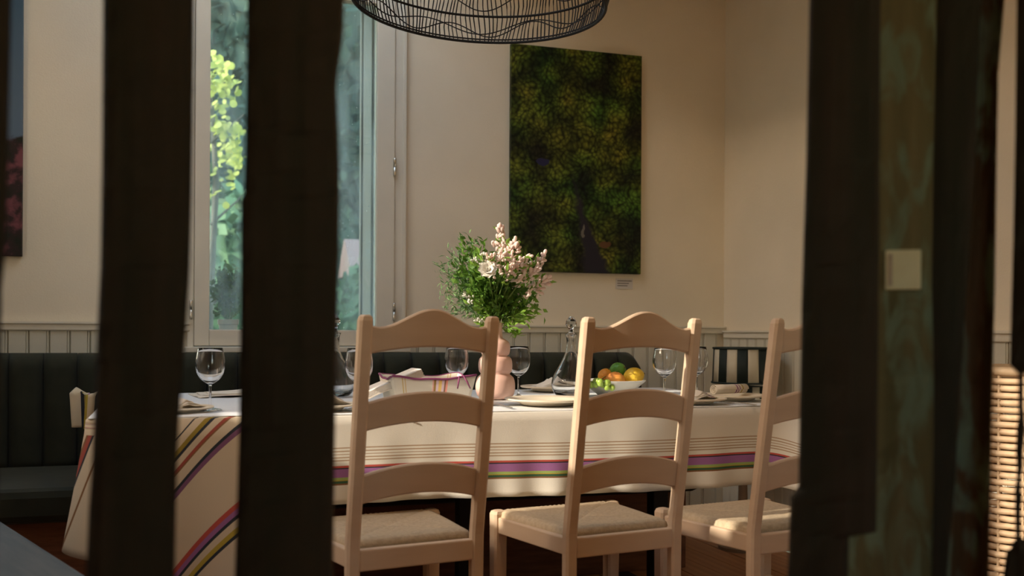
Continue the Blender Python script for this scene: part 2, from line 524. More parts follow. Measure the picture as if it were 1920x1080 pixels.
# daylight portals in the openings (guide the sky light, give none of their own)
def portal(name, loc, rot, sx, sy):
    d = bpy.data.lights.new(name, 'AREA')
    d.shape = 'RECTANGLE'; d.size = sx; d.size_y = sy
    d.cycles.is_portal = True
    o = bpy.data.objects.new(name, d)
    COL.objects.link(o); o.location = loc; o.rotation_euler = rot
for nm, h in (('portal_a', W1), ('portal_b', W2)):
    portal(nm, ((h[0] + h[1]) / 2, YB + 0.45, (h[2] + h[3]) / 2), (-PI / 2, 0, 0), h[1] - h[0], h[3] - h[2])
portal('portal_e', ((ROOF_HOLE[0] + ROOF_HOLE[1]) / 2, (ROOF_HOLE[2] + ROOF_HOLE[3]) / 2, ZC + 0.75), (0, 0, 0), ROOF_HOLE[1] - ROOF_HOLE[0], ROOF_HOLE[3] - ROOF_HOLE[2])
portal('portal_d', ((FRONT_HOLE[0] + FRONT_HOLE[1]) / 2, YF - 0.2, (FRONT_HOLE[2] + FRONT_HOLE[3]) / 2), (PI / 2, 0, 0), FRONT_HOLE[1] - FRONT_HOLE[0], FRONT_HOLE[3] - FRONT_HOLE[2])
for h in LEFT_HOLES:
    portal('portal_c', (XL - 0.12, (h[0] + h[1]) / 2, (h[2] + h[3]) / 2), (0, -PI / 2, 0), h[3] - h[2], h[1] - h[0])

# ------------------------------------------------------------------ timber screen in front
def wood_mat(name, base, alt, moss=None, amount=0.5):
    m, nt, b = new_mat(name)
    b.inputs['Roughness'].default_value = 0.85
    b.inputs['Specular IOR Level'].default_value = 0.15
    tc = nt.nodes.new('ShaderNodeTexCoord')
    mp = nt.nodes.new('ShaderNodeMapping')
    mp.inputs['Scale'].default_value = (26, 26, 1.6)
    nt.links.new(tc.outputs['Object'], mp.inputs[0])
    n1 = nt.nodes.new('ShaderNodeTexNoise')
    n1.inputs['Scale'].default_value = 1.2; n1.inputs['Detail'].default_value = 7
    nt.links.new(mp.outputs[0], n1.inputs['Vector'])
    r = nt.nodes.new('ShaderNodeValToRGB')
    r.color_ramp.elements[0].position = 0.35; r.color_ramp.elements[1].position = 0.7
    r.color_ramp.elements[0].color = (*base, 1); r.color_ramp.elements[1].color = (*alt, 1)
    nt.links.new(n1.outputs['Fac'], r.inputs[0])
    last = r.outputs[0]
    if moss:
        mp2 = nt.nodes.new('ShaderNodeMapping')
        mp2.inputs['Scale'].default_value = (26, 26, 9)
        nt.links.new(tc.outputs['Object'], mp2.inputs[0])
        n2 = nt.nodes.new('ShaderNodeTexNoise')
        n2.inputs['Scale'].default_value = 1.0; n2.inputs['Detail'].default_value = 5; n2.inputs['Distortion'].default_value = 1.2
        nt.links.new(mp2.outputs[0], n2.inputs['Vector'])
        mr = nt.nodes.new('ShaderNodeMapRange')
        mr.inputs[1].default_value = 0.62 - 0.3 * amount; mr.inputs[2].default_value = 0.78 - 0.3 * amount
        nt.links.new(n2.outputs['Fac'], mr.inputs[0])
        mx = nt.nodes.new('ShaderNodeMix'); mx.data_type = 'RGBA'
        nt.links.new(mr.outputs[0], mx.inputs[0])
        nt.links.new(last, mx.inputs[6])
        mx.inputs[7].default_value = (*moss, 1)
        last = mx.outputs[2]
    nt.links.new(last, b.inputs['Base Color'])
    bp = nt.nodes.new('ShaderNodeBump')
    bp.inputs['Strength'].default_value = 0.6; bp.inputs['Distance'].default_value = 0.01
    nt.links.new(n1.outputs['Fac'], bp.inputs['Height'])
    nt.links.new(bp.outputs[0], b.inputs['Normal'])
    return m

M['post'] = wood_mat('dark_stained_timber', (0.034, 0.029, 0.016), (0.050, 0.034, 0.020))
M['post_moss'] = wood_mat('weathered_mossy_timber', (0.12, 0.098, 0.036), (0.20, 0.145, 0.06), (0.18, 0.20, 0.11), 0.55)
M['post_moss2'] = wood_mat('green_flecked_timber', (0.07, 0.052, 0.024), (0.12, 0.072, 0.04), (0.17, 0.25, 0.18), 0.5)

def interp(tab, y):
    if y <= tab[0][0]:
        a, b = tab[0], tab[1]
    elif y >= tab[-1][0]:
        a, b = tab[-2], tab[-1]
        if abs(b[0] - a[0]) < 30: return b[1]
    else:
        for a, b in zip(tab, tab[1:]):
            if a[0] <= y <= b[0]: break
    t = (y - a[0]) / (b[0] - a[0])
    t = max(-0.6, min(1.6, t))
    return a[1] + (b[1] - a[1]) * t

def post(name, label, left, right, dist, depth, mat, seed, group='timbers of the screen'):
    """rough-hewn timber: its outline at a distance dist, lofted with real depth from floor to ceiling"""
    rnd = random.Random(seed)
    xc = (interp(left, 540) + interp(right, 540)) / 2
    d = ray(xc, HORIZON); d.z = 0
    k = d.length; d.normalize()
    r = Vector((d.y, -d.x, 0))
    plane = dist
    def width_at(px, y):
        q = ray(px, y)
        t = plane / q.dot(d)
        return (q * t).dot(r), EYE + q.z * t
    zs = [0.0]
    rings = []
    ys = sorted(set([-40, 1110] + list(range(0, 1081, 45)) + [a for a, _ in left if 0 < a < 1080] + [a for a, _ in right if 0 < a < 1080]))
    rows = []
    for y in ys:
        a, z = width_at(interp(left, y), y)
        b, _ = width_at(interp(right, y), y)
        rows.append((z, a, b))
    rows.sort()
    rows = [(0.0, rows[0][1], rows[0][2])] + rows + [(ZC, rows[-1][1], rows[-1][2])]
    last = None
    for z, a, b in rows:
        w = b - a
        c = min(0.014, w * 0.25)
        j = lambda s=0.003: rnd.uniform(-s, s)
        dd = depth
        pts = [(a, c), (a + c * 0.3, c * 0.3 + j()), (a + c, 0), (a + w * 0.35, -0.004 + j()), (a + w * 0.65, -0.004 + j()), (b - c, 0), (b - c * 0.3, c * 0.3 + j()), (b, c),
               (b - 0.004 + j(), dd * 0.5), (b - 0.006 + j(), dd - c), (b - c, dd), (a + c, dd), (a + 0.006 + j(), dd - c), (a + 0.004 + j(), dd * 0.5)]
        rings.append([r * u + d * (plane + v) + Vector((0, 0, z)) for u, v in pts])
    m = MB(); m.loft(rings)
    o = m.build(name, mat, smooth=False, fix=True)
    return tag(o, label, 'post', group)

PA_L = [(0, -90), (1080, -90)]
PA_R = [(0, 22), (250, 17), (480, 10), (540, 4), (700, 2), (1080, -6)]
post('timber_post', 'dark timber post cut off by the left edge of the picture', PA_L, PA_R, 1.16, 0.10, M['post'], 1)
PB_L = [(0, 192), (300, 190), (500, 187), (600, 182), (700, 178), (850, 172), (960, 165), (1080, 160)]
PB_R = [(0, 365), (150, 364), (350, 361), (500, 357), (600, 351), (680, 346), (780, 338), (860, 333), (1080, 329)]
post('timber_post', 'dark rough timber post left of the window, between glass and left picture', PB_L, PB_R, 1.20, 0.11, M['post'], 2)
PC_L = [(0, 462), (250, 459), (360, 456), (372, 450), (500, 450), (650, 449), (800, 447), (940, 443), (1080, 439)]
PC_R = [(0, 646), (60, 643), (110, 636), (150, 632), (240, 636), (330, 638), (450, 637), (560, 634), (700, 632), (850, 629), (1080, 626)]
post('timber_post', 'dark wavy-edged timber post standing across the middle of the window', PC_L, PC_R, 1.22, 0.11, M['post'], 3)
PD_L = [(0, 1517), (300, 1511), (540, 1503), (800, 1498), (918, 1496), (934, 1481), (1080, 1476)]
PD_R = [(0, 1652), (500, 1649), (990, 1644), (1002, 1592), (1080, 1590)]
post('timber_post', 'near-black timber post right of the dining chairs', PD_L, PD_R, 1.42, 0.10, M['post'], 4)
PE_L = [(0, 1580), (1080, 1575)]
PE_R = [(0, 1758), (300, 1751), (540, 1748), (700, 1752), (1080, 1750)]
post('timber_post', 'weathered yellow-green timber post carrying a small yellowed card', PE_L, PE_R, 1.58, 0.10, M['post_moss'], 5)
post('timber_post', 'dark timber strip between the two mossy posts', [(0, 1730), (1080, 1725)], [(0, 1846), (540, 1826), (1080, 1800)], 1.74, 0.06, M['post'], 6)
PF_L = [(0, 1838), (300, 1828), (540, 1812), (750, 1797), (900, 1791), (1080, 1774)]
PF_R = [(0, 1884), (140, 1872), (300, 1869), (540, 1866), (800, 1859), (1080, 1854)]
post('timber_post', 'leaning timber post with blue-green flecks at far right', PF_L, PF_R, 1.56, 0.09, M['post_moss2'], 7)
PG_L = [(0, 1906), (250, 1903), (450, 1899), (600, 1895), (684, 1893), (700, 1909), (880, 1909), (920, 1902), (1024, 1904), (1036, 1886), (1080, 1880)]
PG_R = [(0, 1990), (684, 1990), (700, 1919), (880, 1915), (1024, 1914), (1040, 1985), (1080, 1985)]
post('timber_post', 'dark timber post at the right edge, worn thin lower down', PG_L, PG_R, 1.50, 0.07, M['post'], 8)

# yellowed card on the mossy post
c0 = at_depth(1660, 468, 1.0); 
dE = ray((1575 + 1750) / 2, HORIZON); dE.z = 0; dE.normalize()
rE = Vector((dE.y, -dE.x, 0))
def on_plane(px, py, dist):
    q = ray(px, py); return q * (dist / q.dot(dE)) + Vector((0, 0, EYE))
p0, p1 = on_plane(1660, 544, 1.574), on_plane(1727, 468, 1.574)
w_, h_ = (p1 - p0).dot(rE), p1.z - p0.z
root = thing('paper_card', 'small yellowed card fixed to the mossy timber post', 'card', p0, math.atan2(rE.y, rE.x))
m = MB(); m.box(0, w_, -0.004, 0.004, 0, h_); m.build('card_sheet', M['yellowcard'], root, bevel=0.002)
m = MB(); m.box(w_ * 0.08, w_ * 0.2, -0.0055, -0.0042, h_ * 0.1, h_ * 0.9); m.build('fold_strip', M['rattan'], root)

# ------------------------------------------------------------------ banquette along the back wall
BX0, BX1 = -1.55, 2.15
bench = thing('banquette', 'dark green velvet banquette with vertical channels below the window', 'bench')
m = MB(); m.box(BX0, BX1 - 0.02, 4.50, 4.60, 0.05, 0.86); m.build('back_panel', M['velvet'], bench)
cw = 0.125
def channel_mesh(top_round):
    m = MB()
    h, w, t = 0.46, cw - 0.002, 0.075
    ns, nz = 8, 14
    rings = []
    for k in range(nz + 1):
        v = k / nz
        z = v * h
        edge = min(1, math.sqrt(max(0, 1 - max(0, (z - (h - 0.05)) / 0.05) ** 2)))
        ring = []
        for i in range(ns + 1):
            u = i / ns
            d = t * (0.55 + 0.45 * math.sqrt(max(0, 1 - (2 * u - 1) ** 2))) * (0.35 + 0.65 * edge)
            xx = u * w
            zz = z
            if top_round and u > 0.35:
                zz = z - max(0, z - h * 0.55) * 0.35 * ((u - 0.35) / 0.65) ** 2
            ring.append((xx, -d, zz))
        ring.append((w, 0, z if not top_round else z - max(0, z - h * 0.55) * 0.35)); ring.append((0, 0, z))
        rings.append(ring)
    m.loft(rings)
    return m.mesh('channel', M['velvet'], True)
ch, chr_ = channel_mesh(False), channel_mesh(True)
nch = int((BX1 - BX0) / cw)
for i in range(nch):
    shared(chr_ if i == nch - 1 else ch, 'channel', bench, (BX1 - (nch - i) * cw, 4.50, 0.435))
m = MB(); m.box(BX0, BX1 - 0.05, 3.78, 4.44, 0.33, 0.45); m.build('seat_cushion', M['velvet'], bench, bevel=0.03)
m = MB(); m.box(BX0, BX1 - 0.08, 3.86, 4.50, 0.0, 0.328); m.build('base', M['benchwood'], bench, bevel=0.004)

# low bench in the left foreground
lb = thing('low_bench', 'low blue-grey upholstered bench at lower left beside the striped cloth', 'bench', (-0.46, 3.25, 0), math.radians(20))
m = MB(); m.box(-0.55, 0.0, -1.15, 0.0, 0.37, 0.45); m.build('seat_cushion', M['greyseat'], lb, bevel=0.02)
m = MB(); m.box(-0.52, -0.03, -1.12, -0.03, 0.30, 0.37); m.build('seat_frame', M['benchwood'], lb, bevel=0.004)
for lx in (-0.51, -0.08):
    for ly in (-1.1, -0.08):
        m = MB(); m.box(lx, lx + 0.05, ly, ly + 0.05, 0, 0.30); m.build('leg', M['benchwood'], lb, bevel=0.004)

# ------------------------------------------------------------------ dining table and its cloths
TX0, TX1, TY0, TY1, TZ = -0.20, 2.03, 2.93, 4.02, 0.75
table = thing('dining_table', 'long dining table hidden under the two striped cloths, dark iron legs', 'table')
m = MB(); m.box(TX0 + 0.01, TX1 - 0.01, TY0 + 0.01, TY1 - 0.01, TZ - 0.035, TZ - 0.004); m.build('tabletop', M['tabwood'], table, bevel=0.004)
for lx in (0.10, 0.98, 1.72):
    m = MB()
    m.box(lx - 0.03, lx + 0.03, 3.40, 3.46, 0.03, TZ - 0.035)
    m.build('leg', M['iron'], table, bevel=0.004)
    m = MB(); m.box(lx - 0.04, lx + 0.04, 3.12, 3.76, 0.0, 0.03); m.build('foot', M['iron'], table, bevel=0.006)

CREAM, PURPLE, RED, BROWN, GREEN, YELL, DARK, DROP_SHADED = (0.70, 0.675, 0.60), (0.30, 0.13, 0.30), (0.45, 0.085, 0.065), (0.22, 0.11, 0.05), (0.05, 0.11, 0.06), (0.42, 0.32, 0.05), (0.035, 0.04, 0.05), (0.58, 0.49, 0.36)  # last one: ecru drop of the left cloth, darkened for its shade
THIN = (0.40, 0.29, 0.19)
TOP_SKYLIT = (0.70, 0.72, 0.73)  # whiter cloth centre, its cool cast painted in for the skylight
stopsA = [(0, CREAM), (0.052, BROWN), (0.057, GREEN), (0.0635, YELL), (0.0665, (0.30, 0.40, 0.12)), (0.073, PURPLE), (0.097, DARK), (0.100, RED), (0.106, CREAM)]
for t in (0.119, 0.1275, 0.136, 0.145, 0.154):
    stopsA += [(t, THIN), (t + 0.0032, CREAM)]
stopsA += [(0.266, TOP_SKYLIT)]
M['clothA'] = stripe_mat('cream_cloth_rainbow_border', stopsA, 0, 0.3)

def cloth_drape(name, label, group, path, hem, flare, ufn, mat, ztop, rows=16, top=None):
    """path: list of (x, y, nx, ny, s); hem(i) -> hem height; flare(i) -> outward slope"""
    mb = MB()
    o = len(mb.v)
    n = len(path)
    for i, (x, y, nx, ny, s) in enumerate(path):
        hz = hem(i)
        for j in range(rows + 1):
            v = j / rows
            z = ztop - (ztop - hz) * v
            if v == 0: out = -0.006
            else: out = 0.004 + flare(i, v) * (ztop - z)
            if j == 1: z = ztop - 0.006
            mb.v.append((x + nx * out, y + ny * out, z))
            mb.uv[len(mb.v) - 1] = (ufn(i, x + nx * out, y + ny * out, z, z - hz), 0)
    for i in range(n - 1):
        for j in range(rows):
            a = o + i * (rows + 1) + j
            mb.f.append((a, a + rows + 1, a + rows + 2, a + 1))
    if top:
        x0, x1, y0, y1 = top
        def fn(u, v): return (x0 + (x1 - x0) * u, y0 + (y1 - y0) * v, ztop + 0.0006 * math.sin(u * 37) + 0.0008 * math.sin(v * 23 + u * 9))
        mb.grid(fn, 40, 24, lambda u, v: (0.28, 0))
    ob = mb.build(name, mat, smooth=True, fix=True, solid=0.0018)
    return tag(ob, label, 'tablecloth', group)

def path_u(pts, step=0.012, rad=0.035):
    """open polyline with rounded corners, outward normal on its right-hand side"""
    out = []
    pts = [Vector((p[0], p[1])) for p in pts]
    segs = []
    for i in range(len(pts) - 1):
        a, b = pts[i], pts[i + 1]
        d = (b - a).normalized()
        if i > 0: a = a + d * rad
        if i < len(pts) - 2: b = b - d * rad
        L = (b - a).length
        k = max(2, int(L / step))
        for q in range(k + 1):
            p = a + (b - a) * (q / k)
            segs.append((p.x, p.y, d.y, -d.x))
        if i < len(pts) - 2:
            d2 = (pts[i + 2] - pts[i + 1]).normalized()
            n1, n2 = Vector((d.y, -d.x)), Vector((d2.y, -d2.x))
            c = b - n1 * rad
            for q in range(1, 8):
                t = q / 8 * PI / 2
                nn = n1 * math.cos(t) + n2 * math.sin(t)
                segs.append((c.x + nn.x * rad, c.y + nn.y * rad, nn.x, nn.y))
    s = 0
    for i, (x, y, nx, ny) in enumerate(segs):
        if i: s += math.hypot(x - segs[i - 1][0], y - segs[i - 1][1])
        out.append((x, y, nx, ny, s))
    return out

# main cloth: right three quarters of the table
pA = path_u([(0.285, TY0), (TX1, TY0), (TX1, TY1), (0.285, TY1)])
def cornerness(path, i, cx, cy):
    x, y = path[i][0], path[i][1]
    return math.exp(-((x - cx) ** 2 + (y - cy) ** 2) / 0.012)
def hemA(i):
    s = pA[i][4]
    return 0.497 + 0.004 * math.sin(s * 4.3) - 0.05 * cornerness(pA, i, TX1, TY0)
def flareA(i, v):
    s = pA[i][4]
    w = 0.030 * math.sin(s * 11.0) + 0.026 * math.sin(s * 23.0 + 1) + 0.02 * math.sin(s * 47.0)
    return 0.10 + w * v + 0.75 * cornerness(pA, i, TX1, TY0)
cloth_drape('tablecloth', 'cream tablecloth with purple, green and red border behind the chairs', 'tablecloths on the dining table',
            pA, hemA, flareA, lambda i, x, y, z, t: max(0.0, t), M['clothA'], TZ + 0.001, top=(0.285, TX1 - 0.0, TY0 - 0.0, TY1))

# askew cloth over the left end
stopsB = [(-0.60, DROP_SHADED)]
def band(u0, lst):
    global stopsB
    u = u0
    for w, c in lst:
        stopsB.append((u, c)); u += w
    stopsB.append((u, DROP_SHADED))
band(-0.478, [(0.006, DARK)])
band(-0.452, [(0.010, (0.30, 0.22, 0.04)), (0.007, DARK)])
band(-0.418, [(0.009, (0.33, 0.08, 0.06)), (0.003, BROWN)])
band(-0.384, [(0.007, DARK), (0.014, (0.20, 0.09, 0.17))])
band(-0.235, [(0.012, RED), (0.012, PURPLE), (0.008, DARK)])
band(-0.188, [(0.012, YELL), (0.008, DARK)])
band(0.112, [(0.004, BROWN), (0.008, (0.33, 0.08, 0.06)), (0.005, DARK)])
band(0.148, [(0.003, BROWN)])
band(0.158, [(0.003, BROWN)])
stopsB += [(0.252, TOP_SKYLIT)]
M['clothB'] = stripe_mat('cream_cloth_diagonal_bands', stopsB, -0.6, 0.4)
pB = path_u([(TX0 - 0.004, TY1 + 0.004), (TX0 - 0.004, TY0 - 0.004), (0.30, TY0 - 0.004)])
def hemB(i):
    x, y = pB[i][0], pB[i][1]
    if y > TY0 + 0.05 and x < TX0 + 0.05:
        return 0.46
    c = cornerness(pB, i, TX0, TY0)
    return 0.27 + 0.15 * max(0, min(1, (0.02 - x) / 0.25)) + 0.0 * c
def flareB(i, v):
    s = pB[i][4]
    return 0.07 + 0.03 * math.sin(s * 9.0) * v + 0.015 * math.sin(s * 31) * v + 0.10 * cornerness(pB, i, TX0, TY0)
def uB(i, x, y, z, t):
    if x < -0.12: return 0.1 + (x - (TX0 - 0.13 + 0.36 * (z - 0.42))) * 0.8 if z < TZ - 0.004 else -0.55
    if z > TZ - 0.002: return (x - z) * 0.707
    return (x - z) * 0.707 + 0.012 * math.sin(x * 14) 
cloth_drape('tablecloth', 'cream tablecloth with diagonal dark bands hanging over the table\'s left end', 'tablecloths on the dining table',
            pB, hemB, flareB, uB, M['clothB'], TZ + 0.004, top=(TX0 - 0.004, 0.30, TY0 - 0.004, TY1))

# ------------------------------------------------------------------ ladder-back chairs
def make_chair():
    root = empty('ladderback_chair')
    W, PT = 0.187, 0.034        # half width over the rear posts, post size
    rake = lambda z: -0.0 if z < 0.45 else -(z - 0.45) * 0.155
    for s in (-1, 1):
        rings = []
        for z in (0.0, 0.2, 0.40, 0.46, 0.55, 0.70, 0.85, 0.98, 1.015, 1.025, 1.029):
            hx = PT / 2 if z < 1.018 else PT / 2 - (0.0025 if z < 1.027 else 0.007)
            cx, cy = s * (W - PT / 2), rake(z)
            c = 0.006
            hy = hx * 0.9
            rings.append([(cx + a, cy + b, z) for a, b in ((-hx, -hy + c), (-hx + c, -hy), (hx - c, -hy), (hx, -hy + c), (hx, hy - c), (hx - c, hy), (-hx + c, hy), (-hx, hy - c))])
        m = MB(); m.loft(rings); m.build('back_post', M['chair'], root, fix=True)
    def slat(zt_edge, zt_mid, zb_edge, zb_mid, crest):
        m = MB()
        n = 28
        xi = W - PT + 0.004
        rings = []
        for k in range(n + 1):
            u = -1 + 2 * k / n
            x = u * xi
            b = 1 - u * u
            if crest:
                a = abs(u)
                top = zt_edge + (zt_mid - zt_edge) * (0.5 + 0.5 * math.cos(PI * min(1, a / 0.86)))
                top += 0.004 * max(0, (a - 0.86) / 0.14)
            else:
                top = zt_edge + (zt_mid - zt_edge) * b
            bot = zb_edge + (zb_mid - zb_edge) * b
            bow = -0.012 * b
            r = []
            T = 0.010
            zc = (top + bot) / 2
            e = 0.004
            for (dy, z) in ((-T, bot + e), (-T + e, bot), (T - e, bot), (T, bot + e), (T, top - e), (T - e, top), (-T + e, top), (-T, top - e)):
                r.append((x, rake(z) + bow + dy + 0.004, z))
            rings.append(r)
        m.loft(rings)
        return m
    slat(1.000, 1.045, 0.934, 0.951, True).build('crest_rail', M['chair'], root, fix=True)
    slat(0.814, 0.840, 0.744, 0.764, False).build('slat', M['chair'], root, fix=True)
    slat(0.634, 0.660, 0.561, 0.583, False).build('slat', M['chair'], root, fix=True)
    FW, FY = 0.218, 0.385
    for s in (-1, 1):
        m = MB()
        cx = s * (FW - 0.021)
        rings = []
        for z, h in ((0, 0.018), (0.3, 0.0205), (0.455, 0.021), (0.463, 0.018), (0.466, 0.012)):
            c = 0.006
            rings.append([(cx + a, FY - 0.021 + b, z) for a, b in ((-h, -h + c), (-h + c, -h), (h - c, -h), (h, -h + c), (h, h - c), (h - c, h), (-h + c, h), (-h, h - c))])
        m.loft(rings); m.build('front_leg', M['chair'], root, fix=True)
        # side rail and stretcher
        for nm, z0, z1, t in (('side_rail', 0.40, 0.447, 0.011), ('stretcher', 0.20, 0.228, 0.010)):
            m = MB()
            a = Vector((s * (W - PT / 2), 0.01, 0)); b = Vector((s * (FW - 0.021), FY - 0.03, 0))
            m.loft([[(p.x - t, p.y, z0), (p.x + t, p.y, z0), (p.x + t, p.y, z1), (p.x - t, p.y, z1)] for p in (a, b)])
            m.build(nm, M['chair'], root, bevel=0.004, fix=True)
    m = MB(); m.box(-(W - PT + 0.002), W - PT + 0.002, -0.012, 0.012, 0.393, 0.447); m.build('rear_rail', M['chair'], root, bevel=0.004)
    m = MB(); m.box(-(FW - 0.04), FW - 0.04, FY - 0.036, FY - 0.012, 0.40, 0.447); m.build('front_rail', M['chair'], root, bevel=0.004)
    # rush seat
    m = MB()
    y0, y1 = 0.020, FY - 0.002
    def half(t): return (W - 0.018) + (FW - 0.012 - (W - 0.018)) * t
    N = 54
    def fn(u, v):
        a, b = 2 * u - 1, 2 * v - 1
        e = max(abs(a), abs(b))
        z = 0.452 + 0.014 * min(1, (1 - e) / 0.12) ** 0.5 - 0.006 * (1 - e)
        k = b if abs(a) > abs(b) else a
        z += 0.0022 * abs(math.sin(k * PI * 13))
        d = abs(abs(a) - abs(b))
        z -= 0.004 * max(0, 1 - d / 0.05)
        if e > 0.999: z = 0.436
        return (a * half(v), y0 + (y1 - y0) * v, z)
    m.grid(fn, N, N)
    m.build('rush_seat', M['rush'], root, smooth=True, fix=True, solid=0.004)
    return root

chair = make_chair()
chair_specs = [
    ((0.600, 2.557), 9.0, 'shaded off-white ladder-back chair in front of the bread basket, leftmost'),
    ((1.172, 2.540), 9.0, 'off-white ladder-back chair with sunlit left post, middle of the three'),
    ((1.660, 2.435), 10.0, 'off-white ladder-back chair partly hidden by the near-black post, rightmost'),
]
for i, ((cx, cy), a, lab) in enumerate(chair_specs):
    c = chair if i == 0 else copy_tree(chair)
    c.location = (cx, cy, 0)
    c.rotation_euler = (0, 0, math.radians(a))
    tag(c, lab, 'chair', 'ladder-back chairs along the table')

# ------------------------------------------------------------------ table ware
TT = TZ + 0.0035
glass_prof = [(0.034, 0.0), (0.0345, 0.0015), (0.028, 0.004), (0.010, 0.008), (0.0042, 0.014), (0.0036, 0.030), (0.0036, 0.065), (0.005, 0.076), (0.014, 0.082), (0.029, 0.094), (0.039, 0.112), (0.0425, 0.131), (0.0415, 0.150), (0.038, 0.170), (0.0355, 0.184),
              (0.0343, 0.1845), (0.0368, 0.170), (0.0402, 0.150), (0.0411, 0.131), (0.0376, 0.113), (0.0275, 0.096), (0.012, 0.0855), (0.0, 0.0845)]
def smooth_prof(pr, n=3):
    out = []
    for i in range(len(pr) - 1):
        p0 = pr[max(0, i - 1)]; p1 = pr[i]; p2 = pr[i + 1]; p3 = pr[min(len(pr) - 1, i + 2)]
        for k in range(n):
            t = k / n
            f = lambda a, b, c, d: 0.5 * ((2 * b) + (-a + c) * t + (2 * a - 5 * b + 4 * c - d) * t * t + (-a + 3 * b - 3 * c + d) * t ** 3)
            out.append((max(0.0, f(p0[0], p1[0], p2[0], p3[0])), f(p0[1], p1[1], p2[1], p3[1])))
    out.append(pr[-1])
    return out
m = MB(); m.lathe([(0.0, 0.0)] + smooth_prof(glass_prof[:15], 3) + glass_prof[15:], 40)
glass_me = m.mesh('wine_glass', M['glass'], True)
b_ = bmesh.new(); b_.from_mesh(glass_me); bmesh.ops.remove_doubles(b_, verts=b_.verts, dist=1e-6); bmesh.ops.recalc_face_normals(b_, faces=b_.faces); b_.to_mesh(glass_me); b_.free()
for gx, gy, lab in ((0.115, 3.145, 'empty wine glass on the left end of the table, nearest the left posts'),
                    (0.545, 3.085, 'wine glass half hidden behind the left post of the shaded chair'),
                    (0.953, 3.455, 'wine glass standing behind the striped bread basket'),
                    (1.192, 3.485, 'wine glass directly right of the pink vase'),
                    (1.680, 3.300, 'wine glass seen through the middle chair, right of the fruit bowl'),
                    (1.872, 3.415, 'wine glass in front of the striped lamp')):
    g = shared(glass_me, 'wine_glass', None, (gx, gy, TT))
    tag(g, lab, 'glass', 'wine glasses on the table')

# plates with napkins
plate_prof = [(0.0, 0.0), (0.55, 0.0), (0.62, 0.02), (0.70, 0.075), (0.96, 0.11), (1.0, 0.13), (1.0, 0.155), (0.97, 0.165), (0.72, 0.125), (0.63, 0.075), (0.0, 0.06)]
def plate(x, y, r, lab, mat='plate'):
    m = MB(); m.lathe([(a * r, b * r) for a, b in plate_prof], 48)
    o = m.build('plate', M[mat], smooth=True, fix=True); o.location = (x, y, TT)
    m2 = o.modifiers.new('es', 'EDGE_SPLIT'); m2.split_angle = math.radians(50)
    return tag(o, lab, 'plate', 'stoneware plates on the table')
plate(0.02, 3.10, 0.105, 'small stoneware plate at the left end beside the near wine glass')
plate(0.42, 3.085, 0.12, 'stoneware plate behind the post across the window, left of the shaded chair')
plate(1.165, 3.115, 0.140, 'large cream plate at the table edge between left and middle chairs')
plate(1.655, 3.065, 0.122, 'cream plate with napkin seen right of the middle chair')
plate(1.46, 3.845, 0.130, 'plate with pointed napkin on the far side, behind the decanter')
plate(1.885, 3.185, 0.122, 'plate with rolled striped napkin at the right end of the table')

def tent(name, x, y, z, rz, L, Wd, H, mat, lab, cat='napkin'):
    """softly folded napkin: three cloth layers with a peak"""
    m = MB()
    def fn(u, v, k):
        a = (u - 0.5) * L * (1 - 0.12 * k); b = (v - 0.5) * Wd * (1 - 0.18 * k)
        h = H * max(0, 1 - abs(u - 0.45) / 0.5) ** 1.3 * (1 - 0.5 * abs(v - 0.5)) + 0.004 * k + 0.003 * math.sin(u * 9 + v * 7 + k)
        return (a, b, 0.002 + max(0, h))
    for k in range(3):
        m.grid(lambda u, v, k=k: fn(u, v, k), 16, 10, lambda u, v: (u, v))
    o = m.build(name, mat, smooth=True, solid=0.0025)
    o.location = (x, y, z); o.rotation_euler = (0, 0, rz)
    return tag(o, lab, cat, 'folded napkins on the table')
NS = [(0, (0.72, 0.66, 0.56)), (0.62, PURPLE), (0.66, (0.72, 0.66, 0.56)), (0.70, PURPLE), (0.73, (0.72, 0.66, 0.56)), (0.80, YELL), (0.83, (0.72, 0.66, 0.56))]
M['napkin_str'] = stripe_mat('striped_linen', NS, 0, 1)
tent('napkin', 1.675, 3.06, TT + 0.013, 0.5, 0.15, 0.10, 0.022, M['napkin_str'], 'white napkin with striped end on the plate beside the middle chair')
tent('napkin', 1.45, 3.82, TT + 0.013, 0.2, 0.15, 0.10, 0.034, M['napkin'], 'pointed cream napkin on the far plate behind the decanter')
tent('napkin', 0.03, 3.10, TT + 0.011, 0.8, 0.13, 0.09, 0.02, M['plate'], 'beige napkin on the small plate at the left end')
tent('napkin', 0.44, 3.08, TT + 0.012, 0.4, 0.15, 0.11, 0.05, M['napkin'], 'white napkin heaped on the plate left of the shaded chair')
tent('napkin', 0.29, 3.84, TT + 0.001, 0.15, 0.42, 0.22, 0.012, M['napkin_str'], 'flat folded white napkin with purple stripe at the table\'s far left')
# rolled napkin on the right-end plate
m = MB()
pts = []
for k in range(60):
    t = k / 59 * 5 * PI
    pts.append((0.004 + 0.0022 * t / PI * 1.4, t))
rings = [[(xx, r * math.cos(t), 0.018 + r * math.sin(t)) for r, t in pts] for xx in (-0.085, -0.03, 0.03, 0.085)]
m.loft(rings, closed=False, cap0=False, cap1=False)
for i, p in enumerate(m.v): m.uv[i] = ((p[0] + 0.085) / 0.17, 0)
o = m.build('napkin', M['napkin_str'], smooth=True, solid=0.002); o.location = (1.885, 3.20, TT + 0.018); o.rotation_euler = (0, 0, 0.35)
tag(o, 'rolled striped napkin on the plate at the right end', 'napkin', 'folded napkins on the table')
